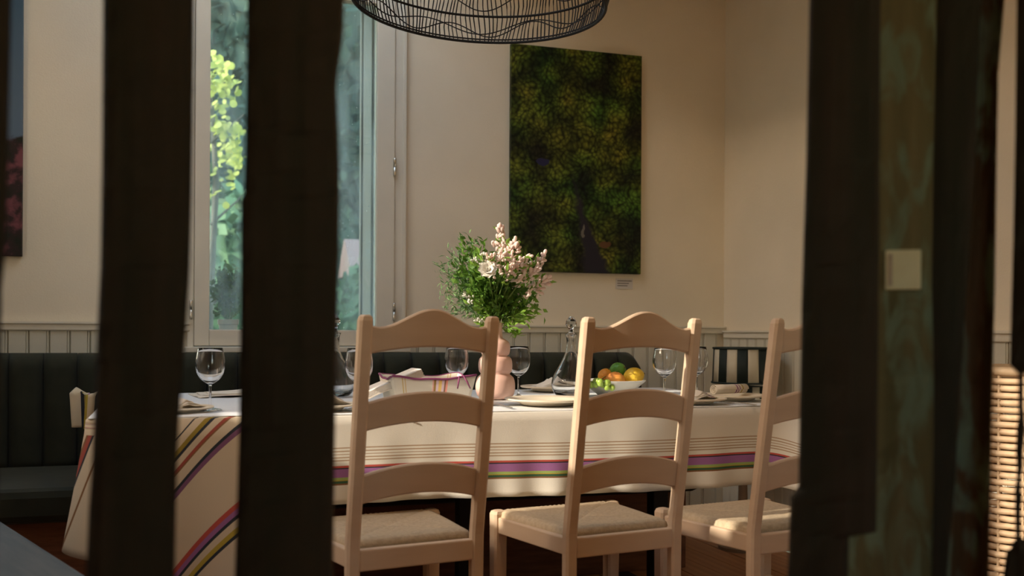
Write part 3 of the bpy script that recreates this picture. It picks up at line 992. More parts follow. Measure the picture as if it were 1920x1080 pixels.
# striped napkin hanging over the far left corner
m = MB()
def hang(u, v):
    a = (u - 0.5) * 0.16
    L = v * 0.20
    if L < 0.07: p = (-0.25 + 0.07 - L, a, 0.012 + 0.015 * math.sin(v * 9 + u * 4))
    else: p = (-0.255 - 0.02 * math.sin(u * 8), a * (1 - (L - 0.07) * 2), 0.012 - (L - 0.07))
    return (p[0] + 0.215, p[1], p[2])
m.grid(hang, 14, 20, lambda u, v: (u, v))
o = m.build('napkin', stripe_mat('yellow_striped_linen', [(0, (0.62, 0.52, 0.36)), (0.12, YELL), (0.2, DARK), (0.28, (0.62, 0.52, 0.36)), (0.42, PURPLE), (0.5, (0.62, 0.52, 0.36)), (0.62, YELL), (0.7, DARK), (0.76, (0.62, 0.52, 0.36))], 0, 1), smooth=True, solid=0.004)
o.location = (-0.245, 3.90, TZ + 0.012); o.rotation_euler = (0, 0, 0.5)
tag(o, 'crumpled yellow striped napkin hanging off the far left table corner', 'napkin', 'folded napkins on the table')

# cutlery by the two front plates
def cutlery(x, y, rz, fork, lab):
    m = MB()
    m.loft([[(-w, yy, z), (w, yy, z), (w, yy, z + 0.002), (-w, yy, z + 0.002)] for yy, w, z in ((-0.1, 0.004, 0.002), (-0.09, 0.006, 0.002), (-0.03, 0.004, 0.003), (0.02, 0.003, 0.004), (0.035, 0.009, 0.003), (0.055, 0.010, 0.002))])
    if fork:
        for t in (-0.0075, -0.0025, 0.0025, 0.0075):
            m.box(t - 0.0012, t + 0.0012, 0.054, 0.095, 0.002, 0.004)
    else:
        m.loft([[(-w, yy, 0.002), (w, yy, 0.002), (w, yy, 0.0035), (-w, yy, 0.0035)] for yy, w in ((0.05, 0.009), (0.08, 0.010), (0.10, 0.003))])
    o = m.build('fork' if fork else 'table_knife', M['steel'], fix=True)
    o.location = (x, y, TT); o.rotation_euler = (0, 0, rz)
    tag(o, lab, 'cutlery', 'cutlery at the place settings')
cutlery(0.995, 3.09, 0.05, True, 'steel fork left of the large cream plate')
cutlery(0.575, 3.0, 0.3, False, 'steel knife right of the plate behind the shaded chair')
cutlery(1.805, 3.0, 0.02, False, 'steel knife right of the plate beside the middle chair')

# decanters
dec = [(0.0, 0.0), (0.040, 0.0), (0.056, 0.006), (0.068, 0.025), (0.0715, 0.048), (0.064, 0.078), (0.046, 0.108), (0.030, 0.138), (0.020, 0.165), (0.0165, 0.190), (0.0175, 0.215), (0.022, 0.226), (0.0225, 0.229)]
inner = [(r - 0.003, z) for r, z in reversed(dec[3:])] + [(0.05, 0.014), (0.0, 0.010)]
def decanter(x, y, lab):
    root = thing('decanter', lab, 'decanter', (x, y, TT), 0.3, 'stoppered glass decanters')
    m = MB(); m.lathe(smooth_prof(dec, 3) + inner, 40)
    m.build('decanter_body', M['glass'], root, smooth=True, fix=True)
    m = MB(); m.lathe([(0.0, 0.205), (0.0105, 0.205), (0.0128, 0.232), (0.010, 0.236), (0.008, 0.246), (0.012, 0.252), (0.0205, 0.264), (0.0195, 0.276), (0.008, 0.292), (0.0, 0.296)], 8)
    m.build('stopper', M['glass'], root, fix=True)
    return root
decanter(1.40, 3.50, 'clear glass decanter with faceted stopper beside the middle chair')
decanter(0.565, 3.70, 'clear glass decanter half hidden by the post across the window')

# fabric bread basket
bb = thing('bread_basket', 'soft striped fabric bread basket with purple piping behind the shaded chair', 'basket', (0.775, 3.17, TT), math.radians(3))
BS = [(0, CREAM), (0.10, (0.60, 0.48, 0.24)), (0.115, CREAM), (0.13, (0.62, 0.5, 0.3)), (0.145, CREAM), (0.47, (0.80, 0.45, 0.42)), (0.485, (0.38, 0.24, 0.09)), (0.515, (0.72, 0.58, 0.66)), (0.545, (0.80, 0.56, 0.20)), (0.585, (0.72, 0.58, 0.66)), (0.615, (0.30, 0.16, 0.10)), (0.635, (0.84, 0.36, 0.30)), (0.66, CREAM)]
M['basket'] = stripe_mat('striped_basket_fabric', BS, 0, 1)
M['piping'] = pmat('purple_piping', (0.20, 0.045, 0.12), 0.7)
bw, bd, bh = 0.115, 0.075, 0.100
top_pts = [(-bw - 0.018, -bd - 0.012), (bw + 0.022, -bd - 0.012), (bw + 0.022, bd + 0.012), (-bw - 0.018, bd + 0.012)]
bot_pts = [(-bw, -bd), (bw, -bd), (bw, bd), (-bw, bd)]
sag = lambda u: -0.012 * math.sin(PI * u) + 0.0015 * math.sin(u * 17)
for k in range(4):
    a0, a1 = bot_pts[k], bot_pts[(k + 1) % 4]
    b0, b1 = top_pts[k], top_pts[(k + 1) % 4]
    m = MB()
    def fn(u, v):
        p = Vector(a0).lerp(Vector(a1), u); q = Vector(b0).lerp(Vector(b1), u); r = p.lerp(q, v)
        return (r.x, r.y, v * (bh + sag(u)))
    m.grid(fn, 24, 8, lambda u, v: ((u if k % 2 == 0 else 0.02), v))
    w = m.build('side_panel', M['basket'], bb, smooth=True, solid=0.006)
rim = []
for k in range(4):
    for q in range(12):
        u = q / 12
        p = Vector(top_pts[k]).lerp(Vector(top_pts[(k + 1) % 4]), u)
        rim.append((p.x, p.y, bh + sag(u)))
m = MB(); m.tube(rim, 0.0034, 8, True); m.build('piping', M['piping'], bb, smooth=True)
m = MB(); m.box(-bw, bw, -bd, bd, 0.001, 0.006); m.build('bottom_panel', M['basket'], bb)
for dx in (-0.006, 0.008):
    m = MB(); m.tube([(bw - 0.03 + dx, -bd - 0.016, bh - 0.002), (bw - 0.028 + dx * 2, -bd - 0.022, bh - 0.02), (bw - 0.024 + dx * 3, -bd - 0.018, bh - 0.042)], [0.002, 0.003, 0.002], 8)
    m.build('tie', M['piping'], bb, smooth=True)
# folded napkin leaning on the basket
m = MB()
for k in range(4):
    m.grid(lambda u, v, k=k: ((u - 0.5) * 0.19, (v - 0.5) * (0.12 - 0.006 * k), 0.004 + k * 0.006 + 0.002 * math.sin(u * 6 + k)), 10, 6, lambda u, v: (0.1, 0))
m.box(-0.093, 0.093, -0.058, 0.058, 0.003, 0.023)
o = m.build('napkin', M['napkin'], smooth=False, solid=0.003)
o.location = (0.665, 3.17, TT + 0.062); o.rotation_euler = (0, math.radians(-22), 0.05)
tag(o, 'thick white folded napkin leaning on the bread basket\'s left side', 'napkin', 'folded napkins on the table')

# fruit bowl
fb = (1.59, 3.555)
m = MB(); m.lathe([(0.0, 0.0), (0.055, 0.0), (0.062, 0.006), (0.095, 0.026), (0.125, 0.052), (0.128, 0.056), (0.123, 0.057), (0.090, 0.032), (0.05, 0.014), (0.0, 0.012)], 48)
o = m.build('fruit_bowl', M['bowl'], smooth=True, fix=True); o.location = (fb[0], fb[1], TT)
o.modifiers.new('es', 'EDGE_SPLIT').split_angle = math.radians(60)
tag(o, 'shallow pale bowl of citrus and grapes seen through the middle chair', 'bowl')
def blob(rx, ry, rz, tip=0.0, seed=1, seg=28):
    m = MB()
    pr = []
    for k in range(seg // 2 + 1):
        a = -PI / 2 + PI * k / (seg // 2)
        z = math.sin(a)
        r = math.cos(a)
        z2 = z + tip * (abs(z) ** 6) * (1 if z > 0 else -0.6)
        pr.append((max(r, 0.0), z2))
    m.lathe(pr, seg)
    m.v = [(x * rx, y * ry, z * rz) for x, y, z in m.v]
    return m
def fruit(name, px, py, Y, r, mat, lab, stretch=1.0, tip=0.0, rot=(0, 0, 0)):
    p = on_y(px, py, Y)
    root = thing(name, lab, 'fruit', p, 0, 'fruit in the bowl')
    root.rotation_euler = rot
    b = blob(r, r, r * stretch, tip).build('skin', mat, root, smooth=True)
    m = MB(); m.lathe([(0.0, -0.002), (0.0035, 0), (0.003, 0.004), (0.0, 0.005)], 8, (0, 0, r * stretch * (1 + tip) - 0.001))
    m.build('stem_end', M['stalk'], root)
    return root
fruit('lime', 1158, 694, 3.56, 0.029, M['lime'], 'dark green lime on top of the fruit pile', 1.1, 0.1, (1.2, 0.4, 0.3))
fruit('lemon', 1188, 706, 3.51, 0.034, M['lemon'], 'large yellow lemon at the right of the fruit bowl', 1.12, 0.1, (0.3, 1.3, 0.2))
fruit('orange', 1136, 706, 3.58, 0.031, M['orange'], 'yellow-orange fruit behind the grapes in the bowl', 1.0, 0, (0.4, 0.2, 0))
fruit('orange', 1154, 713, 3.50, 0.036, M['peach'], 'reddish orange under the lime at front of the bowl', 0.88, 0, (0.2, 0.1, 0))
fruit('lemon', 1170, 722, 3.60, 0.032, M['lemon'], 'second lemon at the bottom of the bowl, mostly hidden', 1.1, 0.1, (0.2, 1.4, 0.8))
gr = thing('grape_bunch', 'bunch of green grapes at the left front of the fruit bowl', 'fruit', on_y(1125, 722, 3.47), 0, 'fruit in the bowl')
gm = blob(0.0115, 0.0115, 0.0125, 0, 1, 16).mesh('grape', M['grape'], True)
rg = random.Random(3)
for k in range(22):
    px, pyy = rg.uniform(-0.035, 0.05), rg.uniform(-0.025, 0.03)
    shared(gm, 'grape', gr, (px, pyy, rg.uniform(-0.004, 0.018) - abs(px) * 0.2), rg.uniform(0, 3))
m = MB(); m.tube([(0.0, 0, 0.0), (0.01, 0.01, 0.02), (0.03, 0.02, 0.03)], 0.0018, 6); m.build('stalk', M['stalk'], gr)

# pink bubble vase
VX, VY = 1.090, 3.44
prof = []
def bulge(z0, z1, r, rn):
    for k in range(9):
        t = k / 8
        prof.append((rn + (r - rn) * math.sqrt(max(0, 1 - (2 * t - 1) ** 2)), z0 + (z1 - z0) * t))
prof.append((0.0, 0.0)); prof.append((0.045, 0.0))
bulge(0.002, 0.086, 0.070, 0.052)
bulge(0.088, 0.148, 0.060, 0.050)
bulge(0.150, 0.206, 0.052, 0.040)
prof += [(0.026, 0.214), (0.024, 0.235), (0.0245, 0.262), (0.026, 0.268), (0.022, 0.268), (0.020, 0.235), (0.0, 0.20)]
m = MB(); m.lathe(prof, 48)
o = m.build('vase', M['vase'], smooth=True, fix=True); o.location = (VX, VY, TT)
tag(o, 'pink ceramic vase of stacked bulges holding the bouquet', 'vase')

# ------------------------------------------------------------------ bouquet
def leaf_quad(mb, p, d, L, w, nrm, bend=0.15):
    d = d.normalized()
    s = d.cross(nrm)
    if s.length < 1e-3: s = d.cross(Vector((1, 0, 0)))
    s.normalize()
    n2 = s.cross(d)
    a = p; b = p + d * L * 0.5 + n2 * L * bend * 0.5; c = p + d * L - n2 * L * bend * 0.3
    mb.add([a, b - s * w * 0.5, b + s * w * 0.5, c, p + d * L * 0.5 + n2 * L * bend * 0.25], [(0, 2, 4), (0, 4, 1), (2, 3, 4), (4, 3, 1)])

mouth = Vector((VX, VY, TT + 0.262))
def stem_path(tip, n=8, out=0.3):
    base = mouth + Vector((random.uniform(-0.012, 0.012), random.uniform(-0.012, 0.012), -0.03))
    tip = Vector(tip)
    ctrl = base.lerp(tip, 0.45) + Vector((0, 0, 0.03)) - Vector(((tip.x - base.x), (tip.y - base.y), 0)) * out
    return [base * (1 - t) ** 2 + ctrl * 2 * t * (1 - t) + tip * t * t for t in [k / n for k in range(n + 1)]]
def at_b(px, py, dy):
    return on_y(px, py, VY + dy)
rb = random.Random(11)
def rv(s=1.0): return Vector((rb.uniform(-1, 1), rb.uniform(-1, 1), rb.uniform(-1, 1))) * s
def greenery(px, py, dy, mat, L, w, dens, lab, spread=0.05, start=0.3):
    tip = at_b(px, py, dy)
    pth = stem_path(tip)
    root = thing('greenery_sprig', lab, 'foliage', mouth, 0, 'stems in the pink vase')
    def loc(p): return p - mouth
    m = MB(); m.tube([loc(p) for p in pth], [0.0018] * 6 + [0.0012] * 3, 5); m.build('stem', M['stem'], root)
    m = MB()
    for k in range(dens):
        t = start + (1 - start) * (k / dens) ** 0.8
        f = t * (len(pth) - 1); i = min(int(f), len(pth) - 2)
        p = pth[i].lerp(pth[i + 1], f - i)
        ax = (pth[i + 1] - pth[i]).normalized()
        d = (ax * 0.7 + rv(1.0)).normalized()
        off = rv(spread) * (0.25 + 0.75 * t)
        leaf_quad(m, loc(p + off), d, L * rb.uniform(0.7, 1.25), w * rb.uniform(0.8, 1.2), rv())
    tag(m.build('leaves', mat, root), kind='stuff')
def spray(px, py, dy, lab, n=30, size=0.030, mat='petal_pink'):
    tip = at_b(px, py, dy)
    pth = stem_path(tip)
    root = thing('flower_spray', lab, 'flower', mouth, 0, 'stems in the pink vase')
    m = MB(); m.tube([p - mouth for p in pth], 0.0018, 5); m.build('stem', M['stem'], root)
    ax = (pth[-1] - pth[-3]).normalized()
    m = MB()
    for k in range(n):
        t = rb.random()
        p = tip - ax * (t * size * 1.9) + rv(size * 0.46 * (0.35 + t))
        d = (ax * 0.9 + rv(0.8)).normalized()
        s = size * rb.uniform(0.32, 0.52)
        # a small plump finger-shaped floret
        u = d.orthogonal().normalized(); v = d.cross(u)
        rings = []
        for tt, rr in ((0, 0.10), (0.35, 0.24), (0.7, 0.28), (0.92, 0.2), (1.0, 0.05)):
            rings.append([p - mouth + d * (s * tt * 1.15) + (u * math.cos(q * PI / 3) + v * math.sin(q * PI / 3)) * (rr * s) for q in range(6)])
        m.loft(rings)
    tag(m.build('petals', M[mat], root, smooth=True), kind='stuff')
    m = MB()
    for k in range(14):
        p = tip - ax * rb.uniform(0.01, 0.09) + rv(0.015)
        leaf_quad(m, p - mouth, (ax + rv(1.0)).normalized(), 0.035, 0.012, rv())
    tag(m.build('leaves', M['leaf'], root), kind='stuff')
gl_ = 'green leafy sprig in the middle of the bouquet'
for px, py in ((868, 500), (885, 470), (905, 540), (930, 505), (950, 530), (960, 560), (925, 570), (900, 560), (985, 530), (940, 550), (890, 525), (990, 570)):
    greenery(px, py, rb.uniform(-0.09, 0.09), M[rb.choice(['leaf', 'leaf_dark'])], 0.030, 0.014, 190, gl_, 0.05, 0.4)
for px, py, lab in ((828, 505, 'feathery sprig reaching furthest left in the bouquet'), (835, 545, 'feathery sprig at the bouquet\'s left edge, just below the furthest one'), (845, 480, 'feathery sprig at the bouquet\'s upper left'),
                    (850, 570, 'lowest feathery sprig at the bouquet\'s left, above the shaded chair'), (860, 520, 'feathery sprig between left edge and centre of the bouquet'), (872, 455, 'topmost feathery sprig on the bouquet\'s left')):
    greenery(px, py, rb.uniform(-0.06, 0.08), M['leaf_blue'], 0.026, 0.006, 130, lab, 0.035, 0.5)
for px, py, lab in ((968, 622, 'bright sprig drooping lowest over the vase\'s right side'), (985, 598, 'bright sprig on the right, just above the lowest drooping one'), (1000, 580, 'bright sprig pointing right above the wainscot rail')):
    greenery(px, py, -0.05, M['leaf'], 0.04, 0.011, 26, lab, 0.018, 0.6)
for px, py, n_, s_, dy, lab in ((940, 430, 46, 0.046, -0.02, 'topmost pale pink flower spray of the bouquet'),
        (966, 458, 50, 0.048, -0.07, 'pale pink flower spray just right of the topmost one'),
        (986, 480, 46, 0.044, -0.10, 'pale pink flower spray against the forest picture\'s lower left corner'),
        (1018, 482, 46, 0.046, -0.05, 'pale pink flower spray reaching right towards the forest picture'),
        (1028, 524, 46, 0.046, -0.04, 'lowest pale pink flower spray at the bouquet\'s right edge'),
        (1004, 506, 40, 0.040, -0.09, 'pale pink flower spray left of the lowest one'),
        (944, 474, 40, 0.042, -0.12, 'pale pink flower spray above the round white bloom\'s right side'),
        (962, 492, 34, 0.036, -0.13, 'small pink flower spray low in the bouquet\'s sunny half'),
        (918, 480, 30, 0.036, -0.10, 'pale pink flower spray directly above the round white bloom')):
    spray(px, py, dy, lab, n_, s_)
for px, py, lab in ((890, 485, 'small cream flower spray upper left of the white bloom'), (872, 555, 'small cream flower spray among the left leaves, at mid height'),
                    (894, 600, 'lowest small cream flower spray, just above the shaded chair'), (905, 478, 'small cream flower spray right above the white bloom')):
    spray(px, py, -0.08, lab, 18, 0.026, 'petal_white')
# round white bloom
def bloom(px, py, dy, r, lab):
    tip = at_b(px, py, dy)
    pth = stem_path(tip)
    root = thing('round_bloom', lab, 'flower', mouth, 0, 'stems in the pink vase')
    m = MB(); m.tube([p - mouth for p in pth], 0.002, 5); m.build('stem', M['stem'], root)
    dirn = Vector((-0.2, -0.9, 0.4)).normalized()
    u = dirn.orthogonal().normalized(); v = dirn.cross(u)
    for ring_, cnt, tilt, sc in ((0, 5, 0.25, 0.6), (1, 7, 0.7, 0.85), (2, 8, 1.15, 1.0)):
        for k in range(cnt):
            a = 2 * PI * k / cnt + ring_ * 0.4
            side = u * math.cos(a) + v * math.sin(a)
            m = MB()
            def fn(s, t):
                ang = tilt * (0.4 + 0.6 * t)
                w = (s - 0.5) * r * 1.1 * sc * math.sin(PI * min(1, t * 0.8 + 0.15))
                tang = dirn.cross(side)
                q = tip - mouth + (dirn * math.cos(ang) + side * math.sin(ang)) * (t * r * sc) + tang * w - dirn * r * 0.35 + dirn * (abs(s - 0.5) * r * 0.25)
                return q
            m.grid(fn, 4, 5)
            m.build('petal', M['petal_white'], root, smooth=True)
bloom(914, 506, -0.12, 0.036, 'round white bloom at the centre of the bouquet')

# ------------------------------------------------------------------ pictures on the wall
def art_mat(name, kind):
    m, nt, b = new_mat(name)
    b.inputs['Roughness'].default_value = 0.55
    b.inputs['Specular IOR Level'].default_value = 0.2
    tc = nt.nodes.new('ShaderNodeTexCoord')
    L = nt.links
    def ramp(src, stops):
        r = nt.nodes.new('ShaderNodeValToRGB')
        while len(r.color_ramp.elements) > 1: r.color_ramp.elements.remove(r.color_ramp.elements[-1])
        r.color_ramp.elements[0].position = stops[0][0]; r.color_ramp.elements[0].color = (*stops[0][1], 1)
        for p, c in stops[1:]:
            e = r.color_ramp.elements.new(p); e.color = (*c, 1)
        L.new(src, r.inputs[0]); return r.outputs[0]
    def mix(f, a, c, mode='MIX'):
        x = nt.nodes.new('ShaderNodeMix'); x.data_type = 'RGBA'; x.blend_type = mode
        if isinstance(f, float): x.inputs[0].default_value = f
        else: L.new(f, x.inputs[0])
        L.new(a, x.inputs[6])
        if isinstance(c, tuple): x.inputs[7].default_value = (*c, 1)
        else: L.new(c, x.inputs[7])
        return x.outputs[2]
    if kind == 'forest':
        ns = nt.nodes.new('ShaderNodeTexNoise'); ns.inputs['Scale'].default_value = 9; ns.inputs['Detail'].default_value = 3
        L.new(tc.outputs['Object'], ns.inputs['Vector'])
        wv = nt.nodes.new('ShaderNodeVectorMath'); wv.operation = 'MULTIPLY_ADD'
        L.new(ns.outputs['Color'], wv.inputs[0]); wv.inputs[1].default_value = (0.08, 0, 0.08); L.new(tc.outputs['Object'], wv.inputs[2])
        v1 = nt.nodes.new('ShaderNodeTexVoronoi'); v1.inputs['Scale'].default_value = 7.5; L.new(wv.outputs[0], v1.inputs['Vector'])
        crown = ramp(v1.outputs['Distance'], [(0.0, (0.105, 0.115, 0.018)), (0.35, (0.06, 0.078, 0.012)), (0.6, (0.022, 0.032, 0.007)), (0.85, (0.008, 0.009, 0.006))])
        v2 = nt.nodes.new('ShaderNodeTexVoronoi'); v2.inputs['Scale'].default_value = 55; L.new(wv.outputs[0], v2.inputs['Vector'])
        tex = ramp(v2.outputs['Distance'], [(0.0, (2.4, 2.3, 2.0)), (0.4, (1.1, 1.1, 1.1)), (0.8, (0.2, 0.2, 0.25))])
        c = mix(1.0, crown, tex, 'MULTIPLY')
        hue = nt.nodes.new('ShaderNodeTexNoise'); hue.inputs['Scale'].default_value = 4; L.new(tc.outputs['Object'], hue.inputs['Vector'])
        tint = ramp(hue.outputs['Fac'], [(0.35, (0.65, 1.15, 0.9)), (0.6, (1.35, 1.1, 0.8))])
        c = mix(1.0, c, tint, 'MULTIPLY')
        # river-like dark gap, lower middle
        sx = nt.nodes.new('ShaderNodeSeparateXYZ'); L.new(wv.outputs[0], sx.inputs[0])
        def math_(op, a, b2):
            x = nt.nodes.new('ShaderNodeMath'); x.operation = op
            for i, q in enumerate((a, b2)):
                if isinstance(q, (int, float)): x.inputs[i].default_value = q
                else: L.new(q, x.inputs[i])
            return x.outputs[0]
        # line: x = 0.47 - 0.25*(z-0.05) for z < 0.45
        cx = math_('MULTIPLY_ADD', sx.outputs[2], -0.28); nt.nodes[-1].inputs[2].default_value = 0.50
        dist = math_('ABSOLUTE', math_('SUBTRACT', sx.outputs[0], cx), 0)
        wdt = math_('SUBTRACT', 0.062, math_('MULTIPLY', sx.outputs[2], 0.13))
        f = nt.nodes.new('ShaderNodeMapRange'); L.new(math_('SUBTRACT', wdt, dist), f.inputs[0]); f.inputs[1].default_value = -0.012; f.inputs[2].default_value = 0.012
        c = mix(f.outputs[0], c, (0.020, 0.017, 0.024))
        def spot(x0, z0, rx, rz, col, cc):
            a = math_('POWER', math_('DIVIDE', math_('SUBTRACT', sx.outputs[0], x0), rx), 2.0)
            b3 = math_('POWER', math_('DIVIDE', math_('SUBTRACT', sx.outputs[2], z0), rz), 2.0)
            g = nt.nodes.new('ShaderNodeMapRange'); L.new(math_('ADD', a, b3), g.inputs[0]); g.inputs[1].default_value = 1.1; g.inputs[2].default_value = 0.8
            return mix(g.outputs[0], cc, col)
        c = spot(0.53, 0.185, 0.035, 0.016, (0.11, 0.05, 0.02), c)
        c = spot(0.42, 0.245, 0.008, 0.03, (0.13, 0.12, 0.10), c)
        c = spot(0.20, 0.57, 0.03, 0.02, (0.02, 0.02, 0.06), c)
        L.new(c, b.inputs['Base Color'])
    else:
        sx = nt.nodes.new('ShaderNodeSeparateXYZ'); L.new(tc.outputs['Object'], sx.inputs[0])
        ns = nt.nodes.new('ShaderNodeTexNoise'); ns.inputs['Scale'].default_value = 14; ns.inputs['Detail'].default_value = 5
        L.new(tc.outputs['Object'], ns.inputs['Vector'])
        ad = nt.nodes.new('ShaderNodeMath'); ad.operation = 'MULTIPLY_ADD'
        L.new(ns.outputs['Fac'], ad.inputs[0]); ad.inputs[1].default_value = 0.16; L.new(sx.outputs[2], ad.inputs[2])
        mr = nt.nodes.new('ShaderNodeMapRange'); L.new(ad.outputs[0], mr.inputs[0]); mr.inputs[1].default_value = 0.0; mr.inputs[2].default_value = 1.6
        lo = ramp(ns.outputs['Fac'], [(0.35, (0.012, 0.016, 0.008)), (0.5, (0.03, 0.015, 0.014)), (0.62, (0.16, 0.05, 0.06))])
        up = ramp(mr.outputs[0], [(0.34, (0.10, 0.14, 0.19)), (0.8, (0.045, 0.09, 0.13))])
        st = ramp(mr.outputs[0], [(0.345, (0, 0, 0)), (0.36, (1, 1, 1))])
        L.new(mix(st, lo, up), b.inputs['Base Color'])
    return m
def canvas(lab, x0, x1, z0, z1, mat):
    root = thing('wall_picture', lab, 'picture', (x0, YB, z0))
    m = MB(); m.box(0, x1 - x0, -0.028, -0.001, 0, z1 - z0); m.build('canvas', mat, root, bevel=0.002)
    m = MB(); m.box(0.01, x1 - x0 - 0.01, -0.0012, -0.0002, 0.01, z1 - z0 - 0.01); m.build('stretcher_frame', M['tabwood'], root)
canvas('unframed canvas print of dense green forest seen from above', 1.54, 2.225, 1.28, 2.366, art_mat('forest_print', 'forest'))
canvas('canvas print of blue sky over dark foliage at the left edge', -1.27, -0.577, 1.29, 2.40, art_mat('sky_print', 'sky'))
cd = thing('caption_card', 'small white caption card under the forest picture', 'card', (2.100, YB, 1.206))
m = MB(); m.box(0, 0.093, -0.003, -0.0005, 0, 0.052); m.build('card_sheet', M['card'], cd)
for k, L_ in enumerate((0.078, 0.062, 0.055)):
    m = MB(); m.box(0.009, 0.009 + L_, -0.0036, -0.003, 0.038 - k * 0.012, 0.0415 - k * 0.012); m.build('text_line', M['ink'], cd)

# ------------------------------------------------------------------ pendant lamp
LP = Vector((0.995, 3.35, 2.105))
lamp = thing('pendant_lamp', 'black wire pendant lampshade hanging over the table', 'lamp', LP)
lamp.rotation_euler = (0, math.radians(2.6), 0)
def R_at(z): 
    t = z
    if t < 0.10: return 0.433 + 0.018 * math.sin(t / 0.10 * PI / 2)
    if t < 0.22: return 0.451 - 0.016 * ((t - 0.10) / 0.12) ** 2
    return 0.435 - 0.25 * ((t - 0.22) / 0.16) ** 1.6
def ringpts(z, r=None, n=96, wav=None):
    out = []
    for k in range(n):
        a = 2 * PI * k / n
        zz = z + (wav(a) if wav else 0)
        rr = (r if r else R_at(max(0, zz)))
        out.append((rr * math.cos(a), rr * math.sin(a), zz))
    return out
for z, t in ((0.0, 0.0052), (0.012, 0.003), (0.105, 0.0045), (0.22, 0.0045), (0.38, 0.005)):
    m = MB(); m.tube(ringpts(z), t, 6, True); m.build('hoop', M['wire'], lamp, smooth=True)
m = MB()
NR = 176
for k in range(NR):
    a = 2 * PI * (k + 0.15 * math.sin(k * 7.7)) / NR
    pts = []
    for q in range(9):
        z = 0.38 * q / 8
        r = R_at(z)
        aa = a + 0.02 * math.sin(z * 20 + k * 0.3)
        pts.append((r * math.cos(aa), r * math.sin(aa), z))
    m.tube(pts, 0.0025, 4)
tag(m.build('wire_ribs', M['wire'], lamp), kind='stuff')
for ph, amp, z0, fr in ((0.4, 0.026, 0.052, 9), (2.1, 0.022, 0.06, 7), (1.0, 0.03, 0.16, 8)):
    m = MB(); m.tube(ringpts(z0, None, 160, lambda a: amp * math.sin(fr * a + ph) + 0.008 * math.sin(3 * a)), 0.0024, 5, True); m.build('wavy_wire', M['wire'], lamp, smooth=True)
m = MB()
for k in range(3):
    a = 2 * PI * k / 3
    m.tube([(0.19 * math.cos(a), 0.19 * math.sin(a), 0.38), (0, 0, 0.40)], 0.004, 6)
m.build('spider', M['wire'], lamp)
m = MB(); m.tube([(0, 0, 0.36), (0, 0, ZC - LP.z - 0.02)], 0.004, 8); m.build('cord', M['wire'], lamp)
m = MB(); m.lathe([(0, 0.30), (0.018, 0.30), (0.02, 0.38), (0.0, 0.385)], 16); m.build('socket', M['wire'], lamp)

# unseen globe added as warm front fill behind the timber screen, above the frame
el = thing('added_fill_globe', 'unseen warm fill globe added behind the timber screen, above the view', 'lamp', (1.0, 1.55, 2.30))
gm_, nt_, b_ = new_mat('fill_glow')
b_.inputs['Emission Color'].default_value = (1.0, 0.58, 0.28, 1)
b_.inputs['Emission Strength'].default_value = 37.0
mm = blob(0.10, 0.10, 0.10, 0, 1, 24); mm.build('globe', gm_, el, smooth=True)
mm = MB(); mm.lathe([(0, 0.095), (0.025, 0.095), (0.025, 0.13), (0.004, 0.14), (0.004, 0.62), (0.05, 0.63), (0.05, 0.65), (0, 0.65)], 20); mm.build('fitting', M['iron'], el)

# ------------------------------------------------------------------ striped lamp on a side table in the corner
sl = (2.50, 4.12)
st = thing('side_table', 'small side table in the corner under the striped lamp', 'table', (sl[0], sl[1], 0))
m = MB(); m.lathe([(0, 0.58), (0.16, 0.58), (0.165, 0.585), (0.165, 0.602), (0, 0.604)], 32); m.build('tabletop', M['tabwood'], st)
m = MB(); m.lathe([(0, 0.0), (0.11, 0.0), (0.11, 0.015), (0.025, 0.03), (0.02, 0.3), (0.03, 0.58), (0, 0.58)], 24); m.build('pedestal', M['tabwood'], st)
tl = thing('table_lamp', 'lamp with green and cream striped drum shade in the corner', 'lamp', (sl[0], sl[1], 0.605), math.radians(7))
SD = [(0, (0.008, 0.020, 0.018))]
for k in range(20):
    SD += [((k + 0.5) / 20, (0.30, 0.27, 0.20)), ((k + 1) / 20, (0.008, 0.020, 0.018))] if k < 15 else []
def striped_drum(r0, r1, z0, z1, n):
    """drum of separate cloth stripes"""
    objs = []
    for k in range(n):
        m = MB()
        a0, a1 = 2 * PI * k / n, 2 * PI * (k + 1) / n
        m.grid(lambda u, v: ((r0 + (r1 - r0) * v) * math.cos(a0 + (a1 - a0) * u), (r0 + (r1 - r0) * v) * math.sin(a0 + (a1 - a0) * u), z0 + (z1 - z0) * v), 4, 1)
        objs.append(m.build('stripe', M['shade_dark'] if k % 2 else M['creamcloth'], tl, smooth=True, solid=0.002))
M['creamcloth'] = pmat('cream_shade_cloth', (0.50, 0.45, 0.34), 0.85)
striped_drum(0.142, 0.136, 0.158, 0.315, 18)
striped_drum(0.092, 0.092, 0.0, 0.14, 14)
for r, z in ((0.143, 0.158), (0.137, 0.315)):
    m = MB(); m.tube([(r * math.cos(2 * PI * k / 48), r * math.sin(2 * PI * k / 48), z) for k in range(48)], 0.005, 6, True); m.build('trim_ring', M['shade_dark'], tl, smooth=True)
m = MB(); m.lathe([(0, 0.0), (0.09, 0.0), (0.09, 0.14), (0.03, 0.145), (0.012, 0.16), (0.012, 0.25), (0, 0.25)], 24); m.build('base', M['shade_dark'], tl)

